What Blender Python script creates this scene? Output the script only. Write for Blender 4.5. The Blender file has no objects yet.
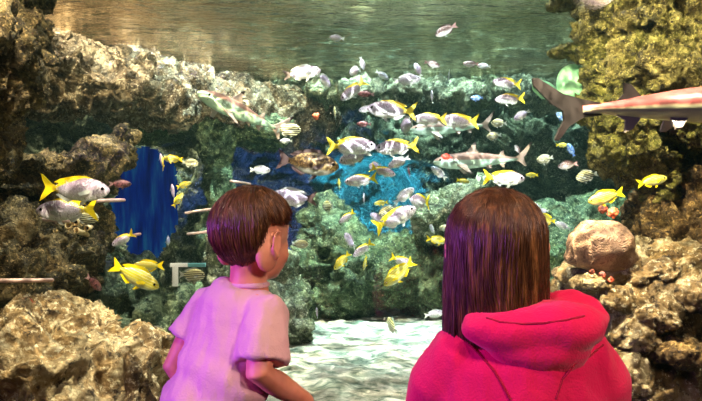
import bpy, bmesh, math, random
import numpy as np
from mathutils import Vector, Matrix, Euler

S = bpy.context.scene
COL = S.collection
F = 753.0; CZ = 1.15
R = math.radians
rnd = random.Random(7)

def at(px, py, Y):
    return Vector(((px - 351) / F * Y, Y, CZ - (py - 200.5) / F * Y))

# ------------------------------------------------------------------ noise
def _h(ix, iy, iz, s):
    n = (ix * 374761393 + iy * 668265263 + iz * 2147483647 + s * 1274126177) & 0xFFFFFFFF
    n = ((n ^ (n >> 13)) * 1274126177) & 0xFFFFFFFF
    n = ((n ^ (n >> 15)) * 2246822519) & 0xFFFFFFFF
    return ((n ^ (n >> 16)) & 0xFFFFFF) / float(0xFFFFFF)

def perlin(P, s=0):
    I = np.floor(P).astype(np.int64); f = P - I
    u = f * f * f * (f * (f * 6 - 15) + 10)
    out = 0
    for dx in (0, 1):
        for dy in (0, 1):
            for dz in (0, 1):
                a = I[:, 0] + dx; b = I[:, 1] + dy; c = I[:, 2] + dz
                g = [_h(a, b, c, s * 3 + k) * 2 - 1 for k in range(3)]
                d = g[0] * (f[:, 0] - dx) + g[1] * (f[:, 1] - dy) + g[2] * (f[:, 2] - dz)
                w = (u[:, 0] if dx else 1 - u[:, 0]) * (u[:, 1] if dy else 1 - u[:, 1]) * (u[:, 2] if dz else 1 - u[:, 2])
                out = out + w * d
    return out * 1.3

def fbm(P, sc, octv=4, s=0, gain=.5):
    a = 1; t = 0; Q = P * sc
    for k in range(octv):
        t = t + a * perlin(Q, s + k); a *= gain; Q = Q * 2.03 + 7.1
    return t

def ridged(P, sc, octv=4, s=0):
    a = 1; t = 0; Q = P * sc
    for k in range(octv):
        t = t + a * (1 - np.abs(perlin(Q, s + k)) * 2.2); a *= .5; Q = Q * 2.1 + 3.3
    return t / 1.9

def worley(P, sc, s=0):
    Q = P * sc; I = np.floor(Q).astype(np.int64); best = np.full(len(P), 9.0)
    for dx in (-1, 0, 1):
        for dy in (-1, 0, 1):
            for dz in (-1, 0, 1):
                a = I[:, 0] + dx; b = I[:, 1] + dy; c = I[:, 2] + dz
                d = (a + _h(a, b, c, s) - Q[:, 0]) ** 2 + (b + _h(a, b, c, s + 11) - Q[:, 1]) ** 2 + (c + _h(a, b, c, s + 23) - Q[:, 2]) ** 2
                best = np.minimum(best, d)
    return np.sqrt(best)

# ------------------------------------------------------------------ mesh helpers
class MB:
    def __init__(s): s.v = []; s.f = []
    def add(s, vs, fs):
        o = len(s.v); s.v += [tuple(v) for v in vs]; s.f += [tuple(i + o for i in f) for f in fs]; return s
    def ell(s, c, r, rot=None, seg=20, rings=12):
        c = Vector(c); M = rot if rot is not None else Matrix.Identity(3)
        vs = []; fs = []
        vs.append(c + M @ Vector((0, 0, r[2])))
        for i in range(1, rings):
            t = math.pi * i / rings
            for j in range(seg):
                p = 2 * math.pi * j / seg
                vs.append(c + M @ Vector((r[0] * math.sin(t) * math.cos(p), r[1] * math.sin(t) * math.sin(p), r[2] * math.cos(t))))
        vs.append(c + M @ Vector((0, 0, -r[2])))
        for j in range(seg):
            fs.append((0, 1 + j, 1 + (j + 1) % seg))
            for i in range(rings - 2):
                a = 1 + i * seg; b = a + seg
                fs.append((a + j, b + j, b + (j + 1) % seg, a + (j + 1) % seg))
            a = 1 + (rings - 2) * seg
            fs.append((a + j, len(vs) - 1, a + (j + 1) % seg))
        return s.add(vs, fs)
    def tube(s, pts, rad, seg=12, flat=False, sq=1.0, side=None):
        pts = [Vector(p) for p in pts]; rings = []; n = len(pts)
        rad = list(rad)
        if not flat:
            d0 = (pts[0] - pts[1]).normalized(); d1 = (pts[-1] - pts[-2]).normalized()
            a = [(pts[0] + d0 * rad[0] * math.sin(t), rad[0] * math.cos(t)) for t in (1.4, .95, .5)]
            b = [(pts[-1] + d1 * rad[-1] * math.sin(t), rad[-1] * math.cos(t)) for t in (.5, .95, 1.4)]
            pts = [x[0] for x in a] + pts + [x[0] for x in b]; rad = [x[1] for x in a] + rad + [x[1] for x in b]; n = len(pts)
        up = side and Vector(side)
        vs = []; fs = []
        for i in range(n):
            t = (pts[min(i + 1, n - 1)] - pts[max(i - 1, 0)]).normalized()
            if up is None: up = t.orthogonal()
            x = (up - t * up.dot(t)).normalized(); up = x; y = t.cross(x)
            for j in range(seg):
                p = 2 * math.pi * j / seg
                vs.append(pts[i] + (x * math.cos(p) + y * math.sin(p) * sq) * rad[i])
        for i in range(n - 1):
            for j in range(seg):
                a = i * seg; b = a + seg
                fs.append((a + j, a + (j + 1) % seg, b + (j + 1) % seg, b + j))
        fs.append(tuple(range(seg))[::-1]); fs.append(tuple((n - 1) * seg + j for j in range(seg)))
        return s.add(vs, fs)
    def box(s, a, b):
        x0, y0, z0 = a; x1, y1, z1 = b
        return s.add([(x0, y0, z0), (x1, y0, z0), (x1, y1, z0), (x0, y1, z0), (x0, y0, z1), (x1, y0, z1), (x1, y1, z1), (x0, y1, z1)],
                     [(0, 3, 2, 1), (4, 5, 6, 7), (0, 1, 5, 4), (1, 2, 6, 5), (2, 3, 7, 6), (3, 0, 4, 7)])
    def plate(s, poly, th, M=None):
        # polygon in local xz, thickness along y
        n = len(poly); M = M or Matrix.Identity(4)
        vs = [M @ Vector((p[0], -th / 2, p[1])) for p in poly] + [M @ Vector((p[0], th / 2, p[1])) for p in poly]
        fs = [tuple(range(n)), tuple(range(n, 2 * n))[::-1]] + [(i, i + n, (i + 1) % n + n, (i + 1) % n) for i in range(n)]
        return s.add(vs, fs)
    def mesh(s, name='m'):
        m = bpy.data.meshes.new(name); m.from_pydata(s.v, [], s.f); m.update(); return m

def link(name, me, mat=None, parent=None, smooth=True, loc=None):
    o = bpy.data.objects.new(name, me); COL.objects.link(o)
    if mat: me.materials.clear(); me.materials.append(mat)
    if parent: o.parent = parent
    if loc is not None: o.location = loc
    if smooth: me.polygons.foreach_set('use_smooth', [True] * len(me.polygons))
    return o

def tag(o, label=None, cat=None, group=None, kind=None):
    for k, v in (('label', label), ('category', cat), ('group', group), ('kind', kind)):
        if v: o[k] = v
    return o

def empty(name, loc=(0, 0, 0)):
    o = bpy.data.objects.new(name, None); COL.objects.link(o); o.location = loc; o.empty_display_size = .1; return o

def remesh(mb, voxel, smooth=4, fac=.5):
    me = mb.mesh('tmp'); o = bpy.data.objects.new('tmp', me); COL.objects.link(o)
    m = o.modifiers.new('r', 'REMESH'); m.mode = 'VOXEL'; m.voxel_size = voxel; m.adaptivity = 0
    if smooth:
        k = o.modifiers.new('s', 'SMOOTH'); k.factor = fac; k.iterations = smooth
    dg = bpy.context.evaluated_depsgraph_get(); dg.update()
    out = bpy.data.meshes.new_from_object(o.evaluated_get(dg))
    bpy.data.objects.remove(o); bpy.data.meshes.remove(me)
    return out

def coords(me):
    a = np.empty(len(me.vertices) * 3); me.vertices.foreach_get('co', a); return a.reshape(-1, 3)
def normals(me):
    a = np.empty(len(me.vertices) * 3); me.vertices.foreach_get('normal', a); return a.reshape(-1, 3)
def setco(me, P):
    me.vertices.foreach_set('co', np.ascontiguousarray(P, dtype=np.float32).ravel()); me.update()

def displace(me, fn):
    P = coords(me); N = normals(me); d = fn(P)
    setco(me, P + N * d[:, None])

def recentre(me):
    P = coords(me); lo = P.min(0); hi = P.max(0); c = np.array([(lo[0] + hi[0]) / 2, (lo[1] + hi[1]) / 2, lo[2]])
    setco(me, P - c); return Vector(c)

# ------------------------------------------------------------------ materials
def srgb(r, g, b):
    f = lambda c: c / 12.92 if c <= .04045 else ((c + .055) / 1.055) ** 2.4
    return (f(r / 255), f(g / 255), f(b / 255), 1)

class N:
    def __init__(s, name):
        s.m = bpy.data.materials.new(name); s.m.use_nodes = True; s.t = s.m.node_tree; s.t.nodes.clear()
        s.out = s.t.nodes.new('ShaderNodeOutputMaterial')
    def n(s, ty, **kw):
        x = s.t.nodes.new(ty)
        for k, v in kw.items():
            if k.startswith('i_'):
                key = k[2:]; key = int(key) if key.isdigit() else key.replace('_', ' ')
                if hasattr(v, 'links') or isinstance(v, bpy.types.NodeSocket): s.t.links.new(v, x.inputs[key])
                else: x.inputs[key].default_value = v
            else: setattr(x, k, v)
        return x
    def lk(s, a, b): s.t.links.new(a, b)
    def co(s, which='Object'): return s.n('ShaderNodeTexCoord').outputs[which]
    def pos(s): return s.n('ShaderNodeNewGeometry').outputs['Position']
    def noise(s, vec, scale, detail=4, rough=.5, dist=0):
        return s.n('ShaderNodeTexNoise', i_Vector=vec, i_Scale=scale, i_Detail=detail, i_Roughness=rough, i_Distortion=dist).outputs[0]
    def vor(s, vec, scale, feature='F1', rand=1.0):
        return s.n('ShaderNodeTexVoronoi', feature=feature, i_Vector=vec, i_Scale=scale, i_Randomness=rand).outputs['Distance']
    def ramp(s, fac, stops, interp='LINEAR'):
        x = s.n('ShaderNodeValToRGB', i_Fac=fac); cr = x.color_ramp; cr.interpolation = interp
        while len(cr.elements) < len(stops): cr.elements.new(.5)
        for e, (p, c) in zip(cr.elements, stops):
            e.position = p; e.color = c if len(c) == 4 else (*c, 1)
        return x.outputs[0]
    def mix(s, fac, a, b, mode='MIX'):
        x = s.n('ShaderNodeMix', data_type='RGBA', blend_type=mode)
        for k, v in ((0, fac), (6, a), (7, b)):
            if isinstance(v, bpy.types.NodeSocket): s.lk(v, x.inputs[k])
            else: x.inputs[k].default_value = v
        return x.outputs[2]
    def math(s, op, a, b=0.0, clamp=False):
        x = s.n('ShaderNodeMath', operation=op, use_clamp=clamp)
        for k, v in ((0, a), (1, b)):
            if isinstance(v, bpy.types.NodeSocket): s.lk(v, x.inputs[k])
            else: x.inputs[k].default_value = v
        return x.outputs[0]
    def map(s, v, a, b, c=0.0, d=1.0):
        return s.n('ShaderNodeMapRange', i_Value=v, i_1=a, i_2=b, i_3=c, i_4=d).outputs[0]
    def sep(s, v):
        x = s.n('ShaderNodeSeparateXYZ', i_0=v); return x.outputs
    def scale(s, v, sc):
        return s.n('ShaderNodeMapping', i_Vector=v, i_Scale=sc).outputs[0]
    def bump(s, h, strength=.5, dist=.02, normal=None):
        x = s.n('ShaderNodeBump', i_Height=h, i_Strength=strength, i_Distance=dist)
        if normal: s.lk(normal, x.inputs['Normal'])
        return x.outputs[0]
    def bsdf(s, color, rough=.6, metal=0, normal=None, spec=.5, **kw):
        x = s.n('ShaderNodeBsdfPrincipled', i_Roughness=rough, i_Metallic=metal)
        x.inputs['Specular IOR Level'].default_value = spec
        if isinstance(color, bpy.types.NodeSocket): s.lk(color, x.inputs['Base Color'])
        else: x.inputs['Base Color'].default_value = color
        for k, v in kw.items():
            x.inputs[k.replace('_', ' ')].default_value = v
        if normal: s.lk(normal, x.inputs['Normal'])
        s.lk(x.outputs[0], s.out.inputs['Surface']); return s.m

def plain(name, col, rough=.6, metal=0, spec=.5, **kw):
    return N(name).bsdf(col, rough, metal, None, spec, **kw)

def rock_mat(name, dark, mid, light, algae, amt=.5, sc=1.0, bump=1.0):
    g = N(name); p = g.pos()
    n1 = g.noise(p, 3.2 * sc, 8, .65, .6); n2 = g.noise(p, 13 * sc, 8, .7, .3); n3 = g.noise(p, 1.7 * sc, 5, .6)
    c = g.ramp(n1, [(.33, dark), (.5, mid), (.68, light)])
    c = g.mix(g.map(n2, .38, .62, 0, .75), c, g.ramp(n2, [(.35, dark), (.52, mid), (.66, light)]))
    c = g.mix(g.math('MULTIPLY', g.map(n3, .5 - .14, .5 + .1), amt, True), c, g.ramp(n2, [(.35, [a * .25 for a in algae[:3]]), (.6, algae), (.75, light)]))
    v = g.vor(g.mix(.08, p, g.n('ShaderNodeTexNoise', i_Vector=p, i_Scale=9 * sc, i_Detail=3).outputs[1]), 26 * sc)
    pit = g.map(v, .12, .34)
    sp = g.noise(p, 48 * sc, 4, .7)
    c = g.mix(g.map(sp, .55, .64, 0, .75), c, light)
    c = g.mix(g.map(g.noise(p, 26 * sc, 4, .7), .44, .36, 0, .85), c, dark)
    h = g.math('ADD', g.math('MULTIPLY', g.noise(p, 22 * sc, 9, .72), 1.2), g.math('MULTIPLY', pit, .35))
    return g.bsdf(c, .75, 0, g.bump(h, 1.0 * bump, .07), .35)

M = {}
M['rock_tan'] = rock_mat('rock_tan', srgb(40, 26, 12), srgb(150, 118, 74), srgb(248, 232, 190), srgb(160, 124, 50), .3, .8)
M['rock_olive'] = rock_mat('rock_olive', srgb(30, 28, 12), srgb(105, 95, 42), srgb(190, 175, 110), srgb(140, 135, 40), .6)
M['rock_moss'] = rock_mat('rock_moss', srgb(26, 18, 6), srgb(104, 88, 30), srgb(206, 186, 104), srgb(136, 134, 34), .65, 1.5)
M['rock_grey'] = rock_mat('rock_grey', srgb(28, 32, 30), srgb(92, 98, 82), srgb(205, 205, 175), srgb(120, 135, 70), .5)
M['rock_ledge'] = rock_mat('rock_ledge', srgb(34, 26, 22), srgb(112, 92, 66), srgb(232, 214, 180), srgb(112, 88, 40), .45)
M['rock_green'] = rock_mat('rock_green', srgb(18, 34, 26), srgb(66, 88, 64), srgb(168, 182, 138), srgb(84, 106, 50), .6, 1.1)
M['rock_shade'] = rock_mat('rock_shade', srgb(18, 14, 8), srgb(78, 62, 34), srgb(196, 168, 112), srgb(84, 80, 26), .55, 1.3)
M['rock_back'] = rock_mat('rock_back', srgb(20, 32, 28), srgb(80, 94, 76), srgb(184, 192, 160), srgb(92, 100, 56), .5, .9)
M['rock_brown'] = rock_mat('rock_brown', srgb(26, 14, 8), srgb(104, 72, 34), srgb(196, 156, 90), srgb(120, 96, 34), .4)

# ------------------------------------------------------------------ rocks
def rock(name, ells, mat, label, cat='rock', voxel=.03, amp=.09, pits=.05, fine=.02, sc=1.0, seed=0, group=None, smooth=3, kind=None, stretch=(1, 1, 1), lump=0.0):
    mb = MB()
    for e in ells:
        px, py, Y, rpx, rpy, ry = e[:6]
        rot = Euler((0, R(e[6]) if len(e) > 6 else 0, 0)).to_matrix()
        mb.ell(at(px, py, Y), (rpx * Y / F, ry, rpy * Y / F), rot)
    me = remesh(mb, voxel, smooth)
    st = np.array(stretch)
    def fn(P):
        Q = P * st
        W = Q + np.stack([fbm(Q, 2.2 * sc, 3, seed + 5), fbm(Q, 2.2 * sc, 3, seed + 9), fbm(Q, 2.2 * sc, 3, seed + 13)], 1) * .18
        d = amp * fbm(W, 1.9 * sc, 5, seed, .55) + pits * (ridged(W, 4.5 * sc, 4, seed + 3) - .5)
        w = worley(W, 3.4 * sc, seed)
        d -= pits * 1.6 * np.clip(.42 - w, 0, 1) / .42
        d += fine * fbm(Q, 16 * sc, 3, seed + 31)
        if lump:
            d += lump * (.5 - worley(W, 7 * sc, seed + 3))
        return d
    displace(me, fn)
    c = recentre(me)
    o = link(name, me, M[mat], loc=c)
    return tag(o, label, cat, group, kind)

# long ledge under the water surface on the left
led = []
for i in range(12):
    t = i / 11; px = 20 + 285 * t; Y = 5.2 + 2.9 * t; top = 22 + 72 * t ** .9
    r = 46 - 24 * t
    led.append((px, top + r * .95, Y, 44 - 12 * t, r, .45, 14))
rock('rock_ledge', led + [(120, 95, 5.7, 40, 26, .5), (70, 80, 5.4, 40, 34, .5), (165, 105, 6.4, 34, 22, .4), (215, 108, 7, 34, 20, .4), (265, 120, 7.8, 34, 26, .4), (296, 128, 8.0, 18, 34, .4)], 'rock_ledge',
     'long pale pitted rock ledge sloping down under the rippled water surface', voxel=.033, amp=.12, pits=.13, fine=.03, seed=2)
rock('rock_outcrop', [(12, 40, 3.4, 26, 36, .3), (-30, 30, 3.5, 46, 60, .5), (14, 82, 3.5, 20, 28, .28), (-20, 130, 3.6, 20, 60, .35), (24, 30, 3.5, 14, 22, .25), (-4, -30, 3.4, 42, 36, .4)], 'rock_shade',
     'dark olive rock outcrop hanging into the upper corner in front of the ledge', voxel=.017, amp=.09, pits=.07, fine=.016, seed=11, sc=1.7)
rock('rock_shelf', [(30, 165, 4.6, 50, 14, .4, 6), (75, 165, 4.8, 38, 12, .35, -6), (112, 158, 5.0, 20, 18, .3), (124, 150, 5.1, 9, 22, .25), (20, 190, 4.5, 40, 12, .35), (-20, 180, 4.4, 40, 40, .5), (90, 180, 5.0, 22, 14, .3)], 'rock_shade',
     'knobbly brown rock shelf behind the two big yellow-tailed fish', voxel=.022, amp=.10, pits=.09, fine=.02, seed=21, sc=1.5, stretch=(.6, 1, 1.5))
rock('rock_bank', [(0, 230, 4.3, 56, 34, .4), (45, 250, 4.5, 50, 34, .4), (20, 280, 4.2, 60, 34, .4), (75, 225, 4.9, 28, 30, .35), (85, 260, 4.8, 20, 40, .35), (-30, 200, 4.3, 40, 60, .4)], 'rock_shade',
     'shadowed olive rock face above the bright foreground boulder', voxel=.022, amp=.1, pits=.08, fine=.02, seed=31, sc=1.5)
rock('boulder', [(60, 370, 3.3, 82, 50, .5), (110, 368, 3.35, 46, 40, .4), (20, 340, 3.4, 50, 36, .4), (75, 322, 3.6, 50, 22, .35), (140, 392, 3.2, 28, 40, .3), (40, 430, 3.0, 100, 60, .4)], 'rock_tan',
     'large sunlit tan boulder in the corner beside the boy in the t-shirt', voxel=.015, amp=.13, pits=.10, fine=.012, seed=43, sc=1.15)
rock('boulder', [(130, 300, 5.0, 22, 50, .3, 14), (110, 290, 5.1, 20, 40, .3), (155, 325, 4.9, 22, 34, .3, -16), (175, 345, 4.8, 16, 40, .3), (145, 350, 4.8, 40, 40, .3), (190, 320, 5.4, 24, 40, .3)], 'rock_green',
     'greenish folded rock rising below the pair of yellow snappers', voxel=.025, amp=.08, pits=.08, fine=.02, seed=51, sc=1.5, stretch=(1.4, 1, .5))
rock('boulder', [(262, 300, 5.8, 26, 60, .35, 18), (285, 310, 5.8, 24, 34, .35, 30), (300, 330, 5.7, 20, 18, .3), (235, 280, 6.0, 30, 80, .4), (258, 250, 6.0, 16, 44, .3, 10)], 'rock_grey',
     'slanting grey-green rock sloping to the sand right beside the boy', voxel=.028, amp=.08, pits=.10, fine=.025, seed=61, sc=1.3)
rock('rock_pillar', [(215, 140, 7.0, 18, 34, .3), (218, 190, 7.0, 15, 44, .3), (214, 235, 7.0, 16, 34, .3), (180, 122, 7.1, 44, 14, .4), (150, 130, 7.1, 30, 14, .4), (260, 130, 7.4, 40, 16, .4)], 'rock_green',
     'upright rock pillar and lintel framing the deep blue opening', voxel=.035, amp=.09, pits=.08, fine=.03, seed=71)
rock('boulder', [(330, 230, 7.2, 26, 28, .5), (320, 265, 7.1, 26, 40, .5), (350, 270, 7.0, 40, 44, .5), (390, 270, 7.0, 50, 36, .5), (430, 275, 7.0, 50, 40, .5), (330, 300, 7.0, 40, 24, .4), (400, 254, 7.3, 46, 12, .4), (475, 265, 7.1, 40, 50, .5)], 'rock_green',
     'broad dark green encrusted rock mound at the back of the sand', voxel=.035, amp=.15, pits=.13, fine=.04, seed=81, sc=1.2, lump=.08)
rock('boulder', [(450, 205, 6.6, 34, 12, .3, -24), (430, 222, 6.6, 20, 16, .3), (475, 190, 6.7, 20, 9, .3, -30), (470, 225, 6.8, 34, 26, .3)], 'rock_grey',
     'pale slanting rock slab partly behind the girl in pink', voxel=.03, amp=.08, pits=.08, fine=.03, seed=91, sc=1.4)
rock('boulder', [(550, 270, 6.4, 44, 60, .5), (580, 240, 6.6, 30, 40, .4), (540, 225, 6.8, 50, 24, .4), (520, 310, 6.2, 50, 40, .4), (600, 300, 6.2, 40, 60, .4), (595, 215, 6.9, 30, 20, .4)], 'rock_green',
     'layered blue-green rock bank between the girl and the brain coral', voxel=.032, amp=.10, pits=.10, fine=.04, seed=101, sc=1.2, stretch=(.5, 1, 1.6))

rock('rock_ledge', [(330 + i * 27, 92 + (i % 3) * 3, 7.75 - .25 * (i % 2), 24, 11 + (i * 7) % 5, .32) for i in range(11)], 'rock_grey',
     'lighter olive rock ledge running along the back just under the surface', voxel=.035, amp=.12, pits=.12, fine=.04, seed=107, sc=1.2)
# right-hand column, arch, rubble
rock('rock_column', [(650, 20, 3.9, 66, 60, .5), (640, 70, 3.9, 52, 46, .45), (625, 110, 3.95, 38, 34, .4), (700, 60, 3.8, 60, 90, .5), (618, 140, 4.0, 26, 30, .35), (640, 158, 4.0, 22, 20, .3), (655, 178, 4.05, 12, 26, .25), (612, 0, 4.0, 32, 60, .4), (720, -30, 3.8, 110, 60, .5), (700, 120, 4.2, 60, 40, .5)], 'rock_moss',
     'mossy yellow-green rock column filling the upper corner behind the large shark', voxel=.018, amp=.07, pits=.05, fine=.02, seed=111, sc=2.0, lump=.07)
rock('rock_shelf', [(568, 50, 4.3, 20, 6, .16, -8), (588, 53, 4.2, 16, 9, .2)], 'rock_olive',
     'small tongue of rock sticking out of the mossy column below the surface', voxel=.014, amp=.03, pits=.02, fine=.012, seed=121, sc=2.5)
rock('rock_shelf', [(566, 2, 4.3, 20, 8, .16, -14), (588, 0, 4.2, 18, 12, .2)], 'rock_olive',
     'small rock tongue high on the mossy column at the top edge', voxel=.014, amp=.03, pits=.02, fine=.012, seed=131, sc=2.5)
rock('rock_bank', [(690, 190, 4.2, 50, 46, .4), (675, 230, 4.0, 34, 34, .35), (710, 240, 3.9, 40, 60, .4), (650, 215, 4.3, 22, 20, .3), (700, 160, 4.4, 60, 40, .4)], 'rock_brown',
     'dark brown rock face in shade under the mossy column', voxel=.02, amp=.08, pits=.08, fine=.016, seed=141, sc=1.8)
rock('rock_rubble', [(640, 340, 3.45, 76, 60, .4), (600, 300, 3.5, 40, 36, .35), (700, 330, 3.5, 60, 80, .4), (620, 400, 3.3, 80, 60, .4), (690, 275, 3.7, 34, 30, .3), (640, 280, 3.65, 40, 22, .3), (590, 276, 3.4, 30, 14, .25), (615, 270, 3.35, 40, 12, .2), (660, 255, 3.8, 34, 20, .3), (640, 300, 3.3, 46, 30, .25)], 'rock_tan',
     'bright cream rubble slope that carries the brain coral', voxel=.014, amp=.07, pits=.022, fine=.005, seed=151, sc=1.5, lump=.035)
for px, py, Y, a, b, c, rt, lab, sd in [
    (655, 318, 2.98, 23, 15, .08, 8, 'rounded tan stone in the middle of the rubble slope', 1),
    (633, 338, 2.98, 21, 19, .09, 0, 'pitted tan stone just below the rounded stone on the rubble', 2),
    (690, 297, 3.06, 20, 18, .09, 10, 'smooth pale stone at the frame edge above the dark ledge', 3),
    (614, 300, 3.02, 17, 12, .07, -20, 'pale lumpy stone beneath the brain coral', 4),
    (648, 274, 3.12, 26, 10, .08, -24, 'long pale stone lying aslant beside the brain coral', 5),
    (674, 352, 2.96, 30, 14, .10, 4, 'flat dark-edged ledge stone low on the rubble slope', 6),
    (590, 284, 3.05, 18, 9, .07, 12, 'low pale stone directly under the brain coral', 7),
    (628, 374, 2.94, 20, 24, .09, 0, 'cracked tan stone low on the slope next to the pink hood', 8),
    (668, 262, 3.45, 16, 11, .08, 20, 'brown stone above the rubble in half shade', 9)]:
    Y += .05
    rock('stone', [(px, py, Y, a, b, c, rt), (px + a * .5, py + b * .25, Y, a * .7, b * .7, c, rt), (px - a * .5, py + b * .1, Y + .02, a * .6, b * .75, c, -rt)], 'rock_tan' if sd not in (6, 9) else 'rock_brown', lab, 'stone',
         voxel=.008, amp=.028, pits=.008, fine=.003, sc=3.0, seed=200 + sd, group='stones on the rubble slope')

# brain coral
g = N('brain_coral'); p = g.co('Object')
w = g.n('ShaderNodeTexNoise', i_Vector=p, i_Scale=7.0, i_Detail=2.0)
wv = g.mix(.35, p, w.outputs[1])
vv = g.vor(wv, 70, 'DISTANCE_TO_EDGE')
bc = g.ramp(vv, [(0, srgb(190, 150, 112)), (.3, srgb(146, 104, 76)), (.6, srgb(88, 56, 40))])
bc = g.mix(g.map(g.noise(p, 11, 4), .44, .58, 0, .7), bc, srgb(84, 54, 40))
M['brain'] = g.bsdf(bc, .7, 0, g.bump(g.ramp(vv, [(0, (1, 1, 1)), (.3, (.2, .2, .2)), (1, (0, 0, 0))]), .8, .006))
mb = MB(); mb.ell(at(601, 246, 3.25), (34 * 3.25 / F, .15, 26 * 3.25 / F)); mb.ell(at(601, 257, 3.27), (37 * 3.27 / F, .15, 13 * 3.27 / F))
me = remesh(mb, .008, 8); displace(me, lambda P: .012 * fbm(P, 9, 3, 3) + .016 * np.clip(.5 - worley(P, 9, 4), 0, 1)); c = recentre(me)
tag(link('brain_coral', me, M['brain'], loc=c), 'domed pinkish-brown brain coral sitting on top of the rubble', 'coral')

g = N('orange_coral'); p = g.co('Object')
M['orange'] = g.bsdf(g.ramp(g.noise(p, 40, 3), [(.35, srgb(150, 40, 20)), (.65, srgb(240, 120, 70))]), .6, 0, g.bump(g.noise(p, 90, 3), .6, .01))
g = N('urchin_red'); p = g.co('Object')
M['darkred'] = g.bsdf(g.ramp(g.noise(p, 40, 3), [(.35, srgb(70, 22, 14)), (.65, srgb(168, 78, 50))]), .6, 0, g.bump(g.noise(p, 90, 3), .6, .01))
def polyp(px, py, Y, rp, mat, label, cat='anemone', seed=0, group=None):
    c0 = at(px, py, Y); r = rp * Y / F; mb = MB(); q = random.Random(seed)
    mb.ell(c0, (r * .8, r * .8, r * .75))
    for i in range(26):
        d = Vector((q.gauss(0, 1), q.gauss(0, 1) - .3, q.gauss(0, 1))).normalized()
        mb.ell(c0 + d * r * .72, (r * .3,) * 3, seg=8, rings=6)
    me = remesh(mb, max(r * .09, .0022), 2); c = recentre(me)
    return tag(link('anemone', me, M[mat], loc=c), label, cat, group)
polyp(613, 213, 3.45, 6, 'orange', 'orange-red anemone just above the brain coral under the yellow-backed snapper', seed=1)
polyp(603, 209, 3.5, 5, 'darkred', 'small dull red anemone tucked behind the orange-red one above the brain coral', seed=2)
polyp(611, 280, 3.05, 3.6, 'orange', 'orange anemone on the rubble just below the brain coral', seed=3)
polyp(602, 275, 3.08, 4.2, 'darkred', 'brownish-red anemone cluster at the foot of the brain coral', seed=4)
polyp(592, 272, 3.08, 3.2, 'darkred', 'small brown anemone at the brain coral edge nearest the girl', seed=5)
polyp(27, 306, 3.35, 9, 'darkred', 'dark red sea urchin resting on top of the corner boulder', 'sea urchin', seed=6)
polyp(316, 116, 6.5, 4, 'orange', 'tiny red anemone on the far rocks between striped fish', seed=7)

# ring-mouthed tube corals below the shelf
g = N('tube_coral'); p = g.co('Object')
M['tube'] = g.bsdf(g.ramp(g.noise(p, 30, 3), [(.35, srgb(150, 118, 60)), (.65, srgb(226, 206, 160))]), .7, 0, g.bump(g.noise(p, 80, 3), .5, .01))
M['tubein'] = plain('tube_inner', srgb(40, 30, 30), .8)
q = random.Random(5)
for i, (px, py) in enumerate([(60, 224), (70, 228), (64, 234), (76, 222), (80, 232), (54, 232), (72, 239), (88, 228)]):
    rr = q.uniform(.017, .024); base = at(px, py, 4.45)
    rt = tag(empty('tube_coral', base), 'pale ring-mouthed tube coral in the cluster below the banded fish', 'coral', 'tube coral cluster below the shelf')
    mb = MB(); d = Vector((q.uniform(-.3, .3), -1, q.uniform(-.1, .5))).normalized(); a = d.orthogonal().normalized(); b = d.cross(a); sg = 14
    prof = [(-.12, .7), (.0, .85), (.04, 1.0), (.05, .92), (.045, .68), (.0, .6), (-.02, 0.05)]
    vs = []; fs = []
    for h, r_ in prof:
        for j in range(sg):
            t = 2 * math.pi * j / sg; vs.append(d * h + (a * math.cos(t) + b * math.sin(t)) * rr * r_)
    for k in range(len(prof) - 1):
        for j in range(sg): fs.append((k * sg + j, k * sg + (j + 1) % sg, (k + 1) * sg + (j + 1) % sg, (k + 1) * sg + j))
    mb.add(vs, fs); link('wall_tube', mb.mesh(), M['tube'], rt)
    mb = MB(); mb.ell(d * .0, (rr * .5, rr * .3, rr * .5), seg=10, rings=6); link('mouth', mb.mesh(), M['tubein'], rt)

# pale green discs, stand-ins for a reflected shark fin and a pale shape
g = N('pale_disc'); p = g.co('Object')
M['plate'] = g.bsdf(g.ramp(g.noise(p, 14, 4), [(.3, srgb(96, 152, 108)), (.7, srgb(148, 196, 146))]), .5, 0, g.bump(g.noise(p, 30, 4), .3, .01), Subsurface_Weight=.0)
M['cream'] = N('cream'); gg = M['cream']; M['cream'] = gg.bsdf(gg.ramp(gg.noise(gg.co('Object'), 30, 4), [(.35, srgb(196, 170, 100)), (.6, srgb(246, 240, 214))]), .5, 0, gg.bump(gg.noise(gg.co('Object'), 50, 4), .6, .01))
def plate(px, py, Y, rx, rz, label, rot=0, cap=True):
    rt = tag(empty('pale_disc', at(px, py, Y)), label, 'coral')
    mb = MB(); s = Y / F; mb.ell((0, 0, 0), (rx * s, .035, rz * s), Euler((0, R(rot), 0)).to_matrix(), 32, 14)
    me = remesh(mb, .007, 3); displace(me, lambda P: .01 * fbm(P, 12, 3, 8)); link('plate', me, M['plate'], rt)
    if cap:
        mb = MB(); q = random.Random(int(px))
        for k in range(9):
            a = R(70 - k * 16); mb.ell((rx * s * .72 + q.uniform(-.006, .006), -.03, (math.sin(a)) * rz * s * .72), (.026, .02, .026), None, 10, 8)
        me = remesh(mb, .005, 2); displace(me, lambda P: .01 * fbm(P, 30, 3, 8)); tag(link('crust', me, M['cream'], rt), 'cream-coloured crust')
    return rt
plate(574, 86, 4.25, 18, 22, 'round pale green disc standing in for a reflected shark fin above the shark tail', -12)
plate(545, 90, 5.0, 14, 9, 'small pale green disc behind the dark tip of the large shark tail', 24, False)

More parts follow.
